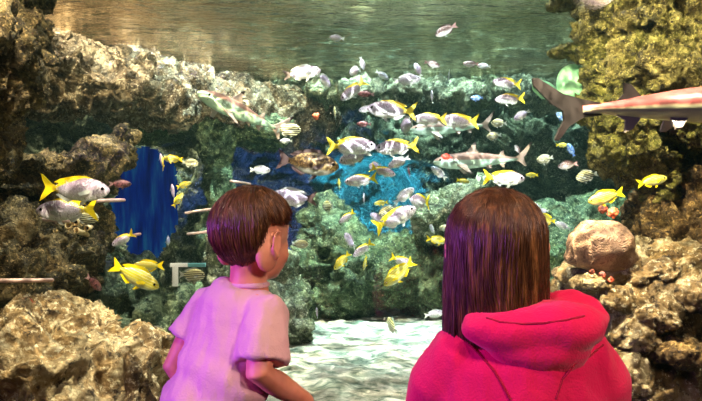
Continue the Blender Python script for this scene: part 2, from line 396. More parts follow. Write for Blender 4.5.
# thin rods and tags in the water
M['rod'] = plain('rod', srgb(168, 138, 128), .4); M['whiteplastic'] = plain('white_plastic', srgb(232, 236, 236), .35); M['teal'] = plain('teal_plastic', srgb(110, 176, 184), .35)
def rod(a, b, r, label, mat='rod'):
    mb = MB(); A, B = Vector(a), Vector(b); mb.tube([(0, 0, 0), (B - A) * .5, B - A], [r, r, r * .9], 12)
    return tag(link('thin_rod', mb.mesh(), M[mat], loc=A), label, 'rod')
rod(at(-10, 281, 3.3), at(52, 280, 3.4), .010, 'thin pinkish rod lying level above the dark red urchin')
rod(at(-4, 217, 4.1), at(68, 221, 4.3), .012, 'thin tan rod under the second yellow-tailed fish')
rod(at(94, 201, 4.5), at(124, 200, 4.7), .012, 'short pale rod at the nose of the large yellow-tailed fish')
rod(at(120, 237, 5.0), at(140, 234, 5.0), .010, 'short grey rod touching the small fish before the blue opening')
rod(at(186, 213, 6.2), at(212, 209, 6.2), .012, 'thin pale rod level behind the boy hair')
rod(at(188, 234, 6.2), at(214, 231, 6.2), .012, 'lower thin pale rod behind the boy hair')
rod(at(231, 181, 6.4), at(250, 184, 6.4), .012, 'short white rod crossing the rock pillar above the boy')
rt = tag(empty('hanging_tag', at(188, 265, 4.6)), 'white and teal bar with a hanging white strip beside the banded fish', 'tag')
w = 35 * 4.6 / F
mb = MB(); mb.box((-w / 2, -.012, -.011), (0, .012, .011)); link('bar', mb.mesh(), M['whiteplastic'], rt, False)
mb = MB(); mb.box((0, -.012, -.011), (w / 2, .012, .011)); tag(link('bar', mb.mesh(), M['teal'], rt, False), 'teal half of the bar')
mb = MB(); mb.box((-.095, -.006, -.13), (-.06, .006, -.012)); link('strip', mb.mesh(), M['whiteplastic'], rt, False)

# ------------------------------------------------------------------ fish
def fishmat(kind):
    g = N('skin_' + kind); p = g.co('Object'); x, y, z = g.sep(p)
    n = g.noise(g.scale(p, (1, 1, .6)), 11, 4, .6, .6)
    if kind == 'silver':
        c = g.ramp(g.math('ADD', z, g.math('MULTIPLY', g.math('SUBTRACT', n, .5), .12)), [(.0, srgb(214, 226, 214)), (.5, srgb(214, 212, 226)), (1, srgb(120, 110, 122))])
        c = g.ramp(g.map(g.math('ADD', z, g.math('MULTIPLY', g.math('SUBTRACT', n, .5), .16)), -.2, .2), [(0, srgb(196, 214, 194)), (.5, srgb(206, 202, 218)), (.8, srgb(150, 140, 158)), (1, srgb(96, 90, 96))])
    elif kind == 'yellowtail':
        zz = g.math('ADD', z, g.math('MULTIPLY', g.math('SUBTRACT', n, .5), .14))
        c = g.ramp(g.map(zz, -.18, .18), [(0, srgb(206, 220, 196)), (.45, srgb(212, 202, 222)), (.72, srgb(176, 150, 176)), (.95, srgb(150, 124, 130))])
        # yellow saddle widening towards the tail
        lim = g.map(x, -.3, .22, -.02, .2)
        c = g.mix(g.map(g.math('SUBTRACT', z, lim), 0, .02), c, srgb(248, 214, 8))
        c = g.mix(g.map(x, -.2, -.26), c, srgb(248, 220, 4))
    elif kind == 'yellow':
        st = g.math('SINE', g.math('MULTIPLY', z, 130))
        c = g.ramp(g.map(z, -.16, .12), [(0, srgb(206, 206, 170)), (.45, srgb(206, 196, 50)), (1, srgb(170, 152, 8))])
        c = g.mix(g.map(st, .75, 1, 0, .5), c, srgb(224, 232, 220))
    elif kind == 'banded':
        st = g.math('SINE', g.math('ADD', g.math('MULTIPLY', z, 84), g.math('MULTIPLY', n, 2.0)))
        c = g.mix(g.map(st, -.1, .3), srgb(226, 224, 190), srgb(12, 10, 9))
        c = g.mix(g.math('MULTIPLY', g.map(z, .0, .2), .4), c, srgb(210, 190, 60))
    elif kind == 'grouper':
        c = g.ramp(g.noise(p, 15, 5, .7, .8), [(.38, srgb(26, 15, 10)), (.5, srgb(92, 64, 34)), (.64, srgb(200, 170, 108))])
        c = g.mix(g.map(z, -.06, -.12), c, srgb(160, 156, 140))
    elif kind == 'blue':
        c = g.ramp(g.noise(p, 7, 2), [(.4, srgb(70, 120, 210)), (.6, srgb(180, 210, 240))])
    elif kind == 'dark':
        c = g.ramp(n, [(.4, srgb(70, 26, 34)), (.6, srgb(150, 90, 96))])
    elif kind == 'brownie':
        c = g.ramp(g.map(g.math('ADD', z, g.math('MULTIPLY', g.math('SUBTRACT', n, .5), .2)), -.15, .15), [(0, srgb(214, 210, 206)), (.4, srgb(190, 176, 176)), (.6, srgb(132, 92, 82)), (1, srgb(104, 66, 60))])
    elif kind == 'pearl':
        c = g.ramp(g.map(g.math('ADD', z, g.math('MULTIPLY', g.math('SUBTRACT', n, .5), .3)), -.2, .2), [(0, srgb(214, 224, 206)), (.4, srgb(210, 198, 226)), (.7, srgb(186, 170, 206)), (1, srgb(160, 130, 150))])
    if kind in ('silver', 'yellowtail', 'pearl', 'brownie'):
        c = g.mix(g.map(g.noise(g.scale(p, (1.2, .4, .8)), 16, 3, .6, 1.5), .5, .64, 0, .6), c, srgb(96, 84, 104))
        c = g.mix(g.map(g.noise(g.scale(p, (1.6, .4, .7)), 13, 2, .6, 2.0), .56, .62, 0, .8), c, srgb(244, 240, 248))
    sc = g.vor(g.scale(p, (1, .3, 1.2)), 42)
    return g.bsdf(c, .32, .15, g.bump(sc, .25, .01), .6)
for k in ('silver', 'yellowtail', 'yellow', 'banded', 'grouper', 'blue', 'dark', 'brownie', 'pearl'): M['f_' + k] = fishmat(k)
M['f_red'] = plain('skin_red', srgb(226, 60, 44), .4); M['fin_red'] = plain('fin_red', srgb(200, 50, 40), .5)
def finmat(name, col, dark=None):
    g = N(name); p = g.co('Object'); x, y, z = g.sep(p)
    w = g.n('ShaderNodeTexWave', i_Vector=p, i_Scale=22.0, i_Distortion=2.0, bands_direction='Z')
    c = g.mix(g.map(w.outputs[1], 0, 1, 0, .3), col, [v * .55 for v in col[:3]] + [1])
    return g.bsdf(c, .5, 0)
M['fin_yellow'] = finmat('fin_yellow', srgb(250, 224, 4)); M['fin_pale'] = finmat('fin_pale', srgb(180, 186, 178))
M['fin_brown'] = finmat('fin_brown', srgb(72, 46, 40)); M['fin_pink'] = finmat('fin_pink', srgb(196, 150, 150)); M['fin_blue'] = finmat('fin_blue', srgb(90, 130, 210))
M['eye'] = plain('eye', (.004, .004, .005, 1), .1); M['eyering'] = plain('eye_ring', srgb(230, 225, 190), .3)

PROF = [(.5, .0), (.485, .22), (.45, .42), (.40, .62), (.32, .82), (.22, .96), (.10, 1.0), (-.02, .93), (-.13, .73), (-.22, .45), (-.27, .27), (-.31, .21)]
def fish_body(H, W, prof=PROF, arch=0.0, nose=0.0):
    mb = MB(); sg = 16; vs = []; fs = []
    for x, h in prof:
        hz = max(h * H / 2, .004); wy = max((h ** .8) * W / 2, .003)
        zc = arch * (1 - ((x - .1) / .45) ** 2) + nose * max(0, x - .1)
        for j in range(sg):
            t = 2 * math.pi * j / sg; cz = math.sin(t); cy = math.cos(t)
            vs.append((x, wy * math.copysign(abs(cy) ** 1.15, cy), zc + hz * cz))
    n = len(prof)
    for i in range(n - 1):
        for j in range(sg):
            a = i * sg; b = a + sg; fs.append((a + j, b + j, b + (j + 1) % sg, a + (j + 1) % sg))
    fs.append(tuple(range(sg))); fs.append(tuple((n - 1) * sg + j for j in range(sg))[::-1])
    return mb.add(vs, fs).mesh('body')
def body_z(x, H, prof=PROF):
    for (x0, h0), (x1, h1) in zip(prof, prof[1:]):
        if x1 <= x <= x0: return (h1 + (h0 - h1) * (x - x1) / (x0 - x1)) * H / 2
    return 0
def fin_along(xs, hs, H, sign=1, th=.008, prof=PROF, arch=0.0):
    top = [(x - .02 * k, sign * (body_z(x, H, prof) + h)) for k, (x, h) in enumerate(zip(xs, hs))]
    bot = [(x, sign * (body_z(x, H, prof) * .85)) for x in xs][::-1]
    if arch: 
        f = lambda x: arch * (1 - ((x - .1) / .45) ** 2)
        top = [(x, z + f(x)) for x, z in top]; bot = [(x, z + f(x)) for x, z in bot]
    return MB().plate(top + bot, th).mesh('fin')
SPEC = {  # H, W, skin, tail fin, dorsal, pectoral, tail spread, fork
    'yellowtail_fish': (.34, .15, 'f_yellowtail', 'fin_yellow', 'fin_yellow', 'fin_pale', .20, .08),
    'silver_fish': (.37, .14, 'f_silver', 'fin_pale', 'fin_pale', 'fin_pale', .13, .07),
    'pearl_fish': (.42, .16, 'f_pearl', 'fin_pale', 'fin_pale', 'fin_pale', .12, .05),
    'banded_fish': (.50, .15, 'f_banded', 'fin_pale', 'fin_pale', 'fin_pale', .14, .05),
    'yellow_snapper': (.33, .14, 'f_yellow', 'fin_yellow', 'fin_yellow', 'fin_yellow', .15, .07),
    'grouper': (.37, .17, 'f_grouper', 'fin_brown', 'fin_brown', 'fin_brown', .17, .03),
    'blue_fish': (.40, .14, 'f_blue', 'fin_blue', 'fin_blue', 'fin_blue', .13, .06),
    'red_fish': (.36, .15, 'f_dark', 'fin_pink', 'fin_brown', 'fin_brown', .13, .06),
    'brown_backed_fish': (.38, .15, 'f_brownie', 'fin_pink', 'fin_brown', 'fin_pale', .13, .07),
    'scarlet_fish': (.5, .15, 'f_red', 'fin_red', 'fin_red', 'fin_red', .12, .05),
    'trevally': (.34, .17, 'f_pearl', 'fin_brown', 'fin_pale', 'fin_pale', .15, .08),
    'butterfly_fish': (.60, .14, 'f_yellow', 'fin_yellow', 'fin_yellow', 'fin_yellow', .12, .03),
}
PROTO = {}
def proto(kind):
    H, W, sk, tf, df, pf, sp, fk = SPEC[kind]
    P = []
    P.append(('body', fish_body(H, W), sk, (0, 0, 0), (0, 0, 0)))
    t = [(-.27, .035), (-.33, .06), (-.44, sp * .8), (-.5, sp), (-.47, sp * .55), (-.42 - (.08 - fk) * .5, 0), (-.47, -sp * .55), (-.5, -sp), (-.44, -sp * .8), (-.33, -.06), (-.27, -.035)]
    P.append(('tail_fin', MB().plate(t, .012).mesh('fin'), tf, (0, 0, 0), (0, 0, 0)))
    P.append(('dorsal_fin', fin_along([.26, .18, .08, -.04, -.14, -.21], [h * (.45 if kind == 'yellowtail_fish' else 1) for h in (.0, .05, .055, .04, .035, .008)], H), df, (0, 0, 0), (0, 0, 0)))
    P.append(('anal_fin', fin_along([-.02, -.07, -.13, -.21], [.0, .06, .035, .006], H, -1), df if kind != 'yellowtail_fish' else 'fin_pale', (0, 0, 0), (0, 0, 0)))
    P.append(('pelvic_fin', MB().plate([(.20, -H * .40), (.10, -H * .46), (.06, -H * .5 - .08), (.13, -H * .5 - .05)], .01).mesh('fin'), pf, (0, 0, 0), (0, 0, 0)))
    for s in (1, -1):
        me = MB().plate([(.02, 0), (-.05, .03), (-.17, .0), (-.14, -.04), (-.03, -.035)], .006).mesh('fin')
        P.append(('pectoral_fin', me, pf, (.24, s * W * .46, -.02), (R(s * 12), R(-14), R(-s * 22))))
    for s in (1, -1):
        me = MB().ell((0, 0, 0), (.024, .012, .024), None, 12, 8).mesh('eye')
        P.append(('eye', me, 'eye', (.405, s * W * .335, H * .07), (0, 0, 0)))
    return P
def make_fish(kind, px, py, L, yaw, pitch, Y, label, roll=0, group=None):
    if kind not in PROTO:
        PROTO[kind] = [(n, me, M[m], l, r) for n, me, m, l, r in proto(kind)]
        for n, me, m, l, r in PROTO[kind]:
            me.materials.append(m); me.polygons.foreach_set('use_smooth', [n in ('body', 'eye')] * len(me.polygons))
    size = L * Y / F / max(abs(math.cos(R(yaw)) * math.cos(R(pitch))), abs(math.sin(R(pitch))) , .45)
    rt = empty(kind, at(px, py, Y))
    rt.rotation_mode = 'QUATERNION'
    m = Matrix.Rotation(R(yaw), 3, 'Z') @ Matrix.Rotation(R(-pitch), 3, 'Y') @ Matrix.Rotation(R(roll), 3, 'X')
    rt.rotation_quaternion = m.to_quaternion(); rt.scale = (size,) * 3
    tag(rt, label, 'fish', group)
    for n, me, mt, l, r in PROTO[kind]:
        o = bpy.data.objects.new(n, me); COL.objects.link(o); o.parent = rt; o.location = l; o.rotation_euler = r
    return rt

YT, SV, PE, BA, YS, GR, BL, RE, BR, TR, BF = ('yellowtail_fish', 'silver_fish', 'pearl_fish', 'banded_fish', 'yellow_snapper', 'grouper', 'blue_fish', 'red_fish', 'brown_backed_fish', 'trevally', 'butterfly_fish')
FISH = [
    (SV, 337, 38, 15, 160, 10, 5.2, 'lone small silver fish highest under the surface, well above the rest'),
    (TR, 302, 73, 38, 0, 8, 5.0, 'large silver fish with a dark back, near the surface beside the ledge end'),
    (PE, 324, 80, 12, 60, -20, 5.4, 'small pearly fish at the nose of the dark-backed silver fish'),
    (PE, 355, 71, 11, 120, 0, 5.6, 'small round pearly fish above the steeply tilted yellow-tailed fish'),
    (SV, 362, 63, 13, 10, -75, 5.7, 'slim silver fish diving nose-down beside a small round pearly fish'),
    (SV, 382, 75, 13, 20, -28, 5.6, 'small grey silver fish between the diving fish and the speckled one'),
    (YT, 353, 90, 24, 180, -40, 5.0, 'steeply tilted yellow-tailed fish with its bright tail held up high'),
    (SV, 407, 80, 28, 0, 6, 5.2, 'speckled silver fish above the tail of the largest central yellow-tailed fish'),
    (PE, 418, 70, 14, 150, 62, 5.6, 'small pearly fish standing almost upright above the speckled silver fish'),
    (BR, 432, 64, 16, 0, -16, 5.5, 'small brown-backed fish nosing down, between the upright fish and the touching pair'),
    (BR, 446, 30, 22, 180, -26, 5.0, 'pinkish brown-backed fish high under the dark rippled surface'),
    (SV, 449, 75, 10, 100, -70, 5.8, 'tiny silver fish hanging upright under the touching pair'),
    (BR, 471, 64, 16, 180, 0, 5.5, 'brown-backed fish at the front of the touching pair near the surface'),
    (SV, 484, 66, 14, 180, 4, 5.6, 'silver fish at the rear of the touching pair near the surface'),
    (SV, 432, 97, 14, 100, 78, 5.8, 'thin silver fish standing on its tail above the farther shark'),
    (BL, 477, 98, 13, 180, 0, 5.6, 'small blue oval fish above the farther shark tail'),
    (YT, 507, 83, 29, 180, 6, 4.8, 'upper of two yellow-tailed fish stacked beside the large shark tail tip'),
    (YT, 510, 99, 30, 180, -3, 4.7, 'lower of two yellow-tailed fish stacked beside the large shark tail tip'),
    (PE, 522, 115, 16, 180, -30, 5.2, 'small golden pearly fish below the stacked yellow-tailed pair'),
    (BA, 499, 123, 16, 180, 0, 5.4, 'striped fish above another striped fish behind the nearer shark fin'),
    (BA, 494, 136, 15, 180, -8, 5.4, 'lower striped fish just right of the nearer shark dorsal fin'),
    (YT, 392, 110, 50, 180, 4, 4.6, 'largest central yellow-tailed fish, swimming above the rest of the crowd'),
    (SV, 367, 109, 16, 190, -12, 5.0, 'grey silver fish touching the nose of the largest central yellow-tailed fish'),
    (RE, 366, 94, 17, 180, 2, 5.4, 'pinkish red fish beside the steeply tilted yellow-tailed fish'),
    (RE, 364, 124, 15, 180, 0, 5.6, 'small reddish fish under the largest central yellow-tailed fish'),
    (PE, 407, 125, 16, 105, -4, 4.9, 'round pearly fish seen nearly head-on before the farther shark nose'),
    (YT, 430, 119, 34, 180, 0, 4.9, 'yellow-tailed fish covering the head of the farther shark'),
    (YT, 459, 121, 40, 180, 2, 4.95, 'yellow-tailed fish covering the back of the farther shark'),
    (BA, 335, 113, 13, 100, 50, 5.8, 'small striped fish standing upright before the dark far rock'),
    (BA, 288, 130, 26, 0, 0, 5.2, 'striped yellowish fish beside the tail of the pale shark'),
    (SV, 286, 141, 13, 180, 0, 5.8, 'small dim silver fish just under the striped fish by the pale shark'),
    (GR, 308, 163, 62, 0, -8, 4.4, 'big brown mottled grouper with a dark ragged tail'),
    (YT, 351, 146, 50, 0, 0, 4.6, 'yellow-tailed fish with orange-yellow back heading toward its mirror-image neighbour'),
    (SV, 355, 157, 32, 180, -18, 4.8, 'pale silver fish overlapped by the belly of the orange-backed yellow-tailed fish'),
    (YT, 397, 147, 44, 180, -5, 4.6, 'yellow-tailed fish nose to nose with the orange-backed one'),
    (SV, 399, 162, 22, 180, -24, 4.9, 'slim greenish silver fish under the nose-to-nose pair'),
    (YT, 383, 171, 25, 0, -18, 4.9, 'small yellow-finned fish above the blue opening, nose down'),
    (PE, 375, 166, 12, 130, 0, 5.1, 'small pearly fish half hidden behind the yellow-finned fish over the blue opening'),
    (YT, 361, 180, 33, 180, -8, 5.0, 'long slim yellow-tailed fish in front of the blue-lit cave'),
    (YS, 339, 184, 11, 95, 40, 4.9, 'bright yellow fish at the nose of the long slim yellow-tailed fish'),
    (TR, 292, 198, 50, 180, 2, 4.2, 'big pearly white fish swimming just above the boy head'),
    (BA, 328, 206, 11, 120, 0, 5.8, 'small round striped fish over the top of the green mound'),
    (YT, 347, 217, 15, 180, -38, 5.6, 'small yellow-tailed fish sloping nose-down at the mound top'),
    (SV, 364, 199, 12, 90, 70, 5.9, 'small dim upright fish in the dark beside the blue-lit cave'),
    (YS, 381, 203, 14, 180, -8, 5.3, 'small yellowish fish at the edge of the tight cluster by the blue cave'),
    (BA, 388, 211, 18, 180, -30, 5.1, 'striped yellow fish behind the big one in the tight cluster'),
    (PE, 377, 218, 13, 150, 30, 5.0, 'small pearly fish at the tail of the big cluster fish'),
    (YT, 395, 218, 42, 0, 26, 4.7, 'big yellow-tailed fish climbing nose-up in the tight cluster'),
    (SV, 404, 196, 20, 0, 38, 5.3, 'dark silver fish sloping upward over the blue cave'),
    (YT, 420, 201, 22, 235, 4, 4.9, 'foreshortened yellow-tailed fish at the edge of the blue cave'),
    (PE, 350, 241, 13, 120, 30, 5.5, 'small pearly fish lowest by the curled green one on the mound'),
    (YT, 363, 249, 19, 180, -38, 5.4, 'pinkish yellow-tailed fish tilted down, mid-mound'),
    (YS, 342, 261, 17, 180, -48, 5.5, 'slim yellow fish diving at the darkest part of the mound'),
    (YS, 365, 263, 15, 110, -60, 5.5, 'plump yellow fish hanging vertically before the mound'),
    (YT, 402, 261, 24, 0, -20, 5.1, 'white yellow-tailed fish crossing above the bright yellow diver'),
    (YS, 399, 273, 30, 180, -40, 4.9, 'bright yellow fish diving, with its tail touching the white crossing fish'),
    (YS, 437, 240, 22, 0, -8, 5.4, 'yellow fish swimming toward the girl hair, level with the mound top'),
    (SV, 432, 229, 8, 100, 20, 5.9, 'tiny silver speck of a fish over the mound near the girl hair'),
    (BA, 445, 228, 12, 180, 0, 5.7, 'small striped fish just touching the edge of the girl hair'),
    (BA, 300, 244, 17, 0, -4, 5.0, 'pale striped fish right before the boy face'),
    (PE, 317, 313, 11, 110, 70, 5.2, 'small cream fish upright low by the sand beside the boy'),
    (BA, 392, 326, 12, 110, 20, 5.3, 'small yellow-edged fish low over the middle of the white sand'),
    (SV, 434, 314, 20, 0, 10, 5.2, 'silver fish skimming the far sand edge beside the girl'),
    (SV, 439, 173, 15, 180, 40, 5.4, 'small greenish silver fish under the nearer shark nose'),
    (YS, 463, 181, 13, 0, -10, 5.3, 'small curled yellow fish just above the girl head'),
    (YT, 504, 178, 42, 0, -3, 4.4, 'yellow-tailed fish above the girl head, below the nearer shark tail'),
    (YS, 532, 175, 13, 180, 0, 5.6, 'small greenish fish level with the girl crown on the open side'),
    (BA, 545, 159, 17, 180, -12, 5.3, 'olive striped fish, uppermost of the slanting line of three'),
    (YS, 562, 145, 12, 0, 0, 5.6, 'small green fish under the lower tail lobe of the large shark'),
    (BL, 571, 150, 13, 180, 62, 5.2, 'little blue and white fish standing upright near the arch'),
    (BR, 568, 165, 20, 180, -10, 5.0, 'grey-pink fish in the middle of the slanting line of three'),
    (BA, 587, 176, 22, 180, -14, 4.6, 'boldly striped fish at the low end of the slanting line of three'),
    (YS, 606, 197, 36, 180, -16, 3.3, 'yellow-backed snapper just over the brain coral'),
    (YS, 652, 181, 30, 0, 12, 3.5, 'bright yellow-green snapper in front of the shaded brown rock'),
    (PE, 534, 206, 12, 140, 0, 5.5, 'small violet fish beside the girl hair on the open side'),
    (PE, 543, 211, 12, 180, 0, 5.7, 'pale round fish above the yellow and white one by the girl'),
    (BF, 546, 220, 19, 180, 8, 5.0, 'yellow and white disc-shaped fish beside the girl hair'),
    (SV, 563, 226, 16, 180, 22, 5.4, 'slim green fish between the disc-shaped fish and the brain coral'),
    (BL, 564, 118, 15, 180, 35, 5.0, 'small vivid blue fish beneath the large shark tail'),
    (YT, 75, 189, 70, 0, -3, 3.9, 'largest yellow-tailed fish, swimming in front of the brown rock shelf'),
    (YT, 67, 210, 62, 180, -2, 4.1, 'dimmer yellow-tailed fish directly under the largest one'),
    (RE, 120, 184, 20, 25, 0, 4.3, 'dark red fish ahead of the largest yellow-tailed fish'),
    (BA, 86, 217, 26, 0, -6, 4.2, 'zebra-striped fish against the tube coral cluster'),
    (YT, 123, 239, 22, 180, -30, 4.6, 'small yellow-tailed fish in front of the deep blue opening'),
    (PE, 168, 241, 10, 100, 0, 5.4, 'single small white fish alone on the deep blue'),
    (YS, 135, 276, 48, 0, -26, 4.0, 'large yellow snapper slanting nose-down over the folded rock'),
    (YS, 148, 266, 32, 180, -2, 4.3, 'level yellow snapper behind the large slanting one'),
    (RE, 94, 283, 16, 60, -40, 3.8, 'dark red oval fish hanging over the corner boulder'),
    (BA, 192, 275, 26, 0, -2, 4.3, 'black and white banded fish under the white and teal bar'),
    (YS, 173, 159, 20, 180, 4, 5.0, 'plump yellow fish at the head of the trio under the ledge'),
    (YT, 162, 161, 15, 120, 50, 5.1, 'small yellow-finned fish in front of the plump yellow one'),
    (BA, 190, 163, 17, 0, -4, 5.0, 'white striped fish at the tail of the plump yellow one'),
    (PE, 173, 192, 16, 120, 60, 5.2, 'violet-white fish upright before the rock pillar'),
    (YS, 184, 185, 15, 0, 18, 5.2, 'small yellow fish at the back of the violet-white upright one'),
    (YS, 178, 200, 14, 0, 55, 5.2, 'small yellow fish climbing under the violet-white upright one'),
    (SV, 260, 170, 21, 0, -2, 5.3, 'silver fish passing the dark gap between pillar and grouper'),
    (YS, 218, 213, 16, 0, 32, 5.3, 'yellow and silver fish just beside the boy hair'),
    (BA, 157, 332, 20, 0, -24, 4.2, 'green striped fish between the corner boulder and the boy shirt'),
    ('scarlet_fish', 447, 157, 11, 180, 10, 4.5, 'tiny scarlet fish in front of the nearer shark head'),
    (RE, 409, 172, 10, 110, 60, 5.4, 'tiny dark purple fish over the blue cave'),
    (BR, 518, 150, 10, 180, 60, 5.5, 'tiny pale fish by the tail of the nearer shark'),
]
for f in FISH: make_fish(*f)

# ------------------------------------------------------------------ sharks
def sharkmat(name, back, belly, lim=.0, edge=.02):
    g = N(name); p = g.co('Object'); x, y, z = g.sep(p)
    n = g.noise(p, 9, 4, .6)
    z2 = g.math('ADD', z, g.math('MULTIPLY', g.math('SUBTRACT', n, .5), .02))
    c = g.mix(g.map(z2, lim - edge, lim + edge), belly, g.mix(g.map(g.noise(p, 6, 5, .6, 1.0), .35, .65), back, [v * .7 for v in back[:3]] + [1]))
    return g.bsdf(c, .38, 0, g.bump(g.noise(p, 60, 3), .12, .01), .5)
M['shark_near'] = sharkmat('shark_near', srgb(136, 66, 62), srgb(186, 180, 140), -.002, .004)
M['shark_grey'] = sharkmat('shark_grey', srgb(150, 122, 112), srgb(176, 206, 192), .004, .006)
M['shark_pale'] = sharkmat('shark_pale', srgb(160, 124, 114), srgb(176, 204, 176), .022, .01)
M['finshark'] = plain('fin_grey', srgb(150, 134, 124), .45); M['findark'] = plain('fin_dark', srgb(30, 20, 18), .45); M['gill'] = plain('gill', srgb(60, 46, 44), .6)
M['fin_brownshark'] = plain('fin_brownshark', srgb(26, 14, 9), .6)
SP = [(.5, .05), (.49, .25), (.465, .45), (.42, .66), (.35, .86), (.25, .98), (.15, 1.0), (.05, .93), (-.06, .78), (-.17, .55), (-.25, .36), (-.31, .25), (-.36, .20)]
def shark(px, py, Y, size, yaw, pitch, label, skin, tip='findark', roll=0, H=.15, W=.13, bend=0.0, fins='finshark', tailrot=0, tail=None):
    rt = empty('shark', at(px, py, Y)); rt.rotation_mode = 'QUATERNION'
    rt.rotation_quaternion = (Matrix.Rotation(R(yaw), 3, 'Z') @ Matrix.Rotation(R(-pitch), 3, 'Y') @ Matrix.Rotation(R(roll), 3, 'X')).to_quaternion()
    rt.scale = (size,) * 3; tag(rt, label, 'shark')
    def bendit(me):
        if bend:
            P = coords(me); k = np.clip(.2 - P[:, 0], 0, None); P[:, 1] += bend * k ** 2; setco(me, P)
        return me
    prof = [(x, h) for x, h in SP]
    b = link('body', bendit(fish_body(H, W, prof, 0, -.02)), M[skin], rt)
    def fin(name, poly, th=.009, mat=fins, loc=(0, 0, 0), rot=(0, 0, 0), tipz=None, tippoly=None, bd=True):
        # base fin tapering to a thin edge
        me = MB().plate(poly, th).mesh('fin')
        o = link(name, bendit(me) if bd else me, M[mat], rt, False); o.location = loc; o.rotation_euler = rot
        if tippoly:
            me = MB().plate(tippoly, th * 1.15).mesh('fin'); t = link('fin_tip', bendit(me) if bd else me, M[tip], o, False); tag(t, 'dark fin tip')
        return o
    h = H / 2
    fin('dorsal_fin', [(.17, h * .9), (.12, h + .04), (.085, h + .085), (.06, h + .1), (.055, h + .07), (.06, h + .03), (.035, h * .92 + .004), (.04, h * .8)],
        tippoly=[(.0945, h + .073), (.085, h + .086), (.06, h + .101), (.055, h + .07)])
    fin('second_dorsal_fin', [(-.17, h * .5), (-.20, h * .55 + .035), (-.225, h * .5 + .045), (-.225, h * .45 + .015), (-.25, h * .35), (-.25, h * .2)], mat=fins if tip != 'findark' or skin != 'shark_near' else 'findark')
    fin('anal_fin', [(-.17, -h * .45), (-.205, -h * .5 - .035), (-.23, -h * .5 - .045), (-.225, -h * .45 - .01), (-.26, -h * .3), (-.26, -h * .15)])
    tl = tail or [(-.33, .018), (-.37, .035), (-.43, .09), (-.5, .165), (-.515, .16), (-.49, .11), (-.455, .05), (-.425, .01), (-.435, -.03), (-.455, -.075), (-.44, -.08), (-.405, -.05), (-.37, -.025), (-.33, -.018)]
    fin('tail_fin', tl, .012, mat='fin_brownshark' if skin == 'shark_near' else fins, tippoly=[(-.482, .148), (-.5, .166), (-.516, .16), (-.49, .108)] if tail is None else [(-.435, -.055), (-.452, -.0885), (-.442, -.0925), (-.415, -.062)])
    for s in (1, -1):
        o = fin('pectoral_fin', [(.05, 0), (.02, -.05), (-.07, -.17), (-.09, -.165), (-.055, -.06), (-.055, 0)], .010, loc=(.22, s * W * .36, -h * .45), rot=(R(s * 52), 0, 0), tippoly=[(-.045, -.14), (-.07, -.171), (-.091, -.166), (-.082, -.14)], bd=False)
        fin('pelvic_fin', [(.02, 0), (-.02, -.045), (-.04, -.045), (-.04, 0)], .008, loc=(-.05, s * W * .15, -h * .62), rot=(R(s * 40), 0, 0), bd=False)
        me = MB().ell((0, 0, 0), (.011, .006, .011), None, 12, 8).mesh('eye'); o = link('eye', me, M['eye'], rt); o.location = (.43, s * W * .335, .012)
        mb = MB()
        for k in range(5): mb.tube([(.30 - k * .014, s * W * .485, .018), (.296 - k * .014, s * W * .492, 0), (.30 - k * .014, s * W * .47, -.025)], [.002] * 3, 6)
        link('gill_slits', mb.mesh(), M['gill'], rt)
    mb = MB(); mb.tube([(.425, -W * .30, -.028), (.455, -W * .16, -.030), (.462, 0, -.030), (.455, W * .16, -.030), (.425, W * .30, -.028)], [.003] * 5, 6)
    link('mouth', mb.mesh(), M['gill'], rt)
    return rt
shark(482, 160, 4.9, 98 * 4.9 / F, 180, -2, 'blacktip reef shark crossing above the girl head, its dark-tipped dorsal fin up', 'shark_grey', H=.17)
shark(452, 127, 5.6, 84 * 5.6 / F, 178, -3, 'farther grey shark partly covered by two yellow-tailed fish', 'shark_grey', H=.17)
shark(242, 113, 5.0, .76, 231, 15, 'pale-bellied shark coming head-on from the ledge toward the boy side', 'shark_pale', H=.16, W=.18, roll=-14, bend=.15)
TN = [(-.30, .018), (-.35, .028), (-.42, .050), (-.495, .10), (-.512, .100), (-.508, .076), (-.458, .022), (-.422, -.002), (-.420, -.03), (-.452, -.088), (-.442, -.092), (-.405, -.05), (-.36, -.025), (-.30, -.02)]
sh = shark(694, 105, 2.98, 1.28, 6, 3, 'large shark at the glass heading out of frame, dark tail trailing', 'shark_near', tip='findark', H=.125, W=.12, tail=TN)

# ------------------------------------------------------------------ tank shell, sand, water
def grid(nx, ny, fn):
    vs = [fn(i / (nx - 1), j / (ny - 1)) for j in range(ny) for i in range(nx)]
    fs = [(j * nx + i, j * nx + i + 1, (j + 1) * nx + i + 1, (j + 1) * nx + i) for j in range(ny - 1) for i in range(nx - 1)]
    return MB().add(vs, fs).mesh('grid')

def structure(o): o['kind'] = 'structure'; return o
ZF = .09; ZS = 2.43
# back rock wall with two recesses
nx, nz = 420, 170
u, v = np.meshgrid(np.linspace(0, 1, nx), np.linspace(0, 1, nz))
X = -5.2 + 10.4 * u.ravel(); Z = -.5 + 3.6 * v.ravel()
Y0 = 8.3 + .25 * np.sin(X * 1.3) - .10 * (Z < .8)
P = np.stack([X, Y0, Z], 1)
W = P + np.stack([fbm(P, 1.5, 3, 71), fbm(P, 1.5, 3, 72), fbm(P, 1.5, 3, 73)], 1) * .25
d = .45 * fbm(W, .9, 4, 61) + .25 * (ridged(W, 2.6, 5, 62) - .5) - .18 * np.clip(.4 - worley(W, 2.0, 5), 0, 1) / .4 + .07 * fbm(W, 9, 3, 64) + .10 * (.5 - worley(W, 4.5, 6))
def msk(px, py, rx, ry):
    c = at(px, py, 8.3); q = ((X - c.x) / (rx * 8.3 / F)) ** 2 + ((Z - c.z) / (ry * 8.3 / F)) ** 2
    return 1 / (1 + np.exp((q - 1) * 6))
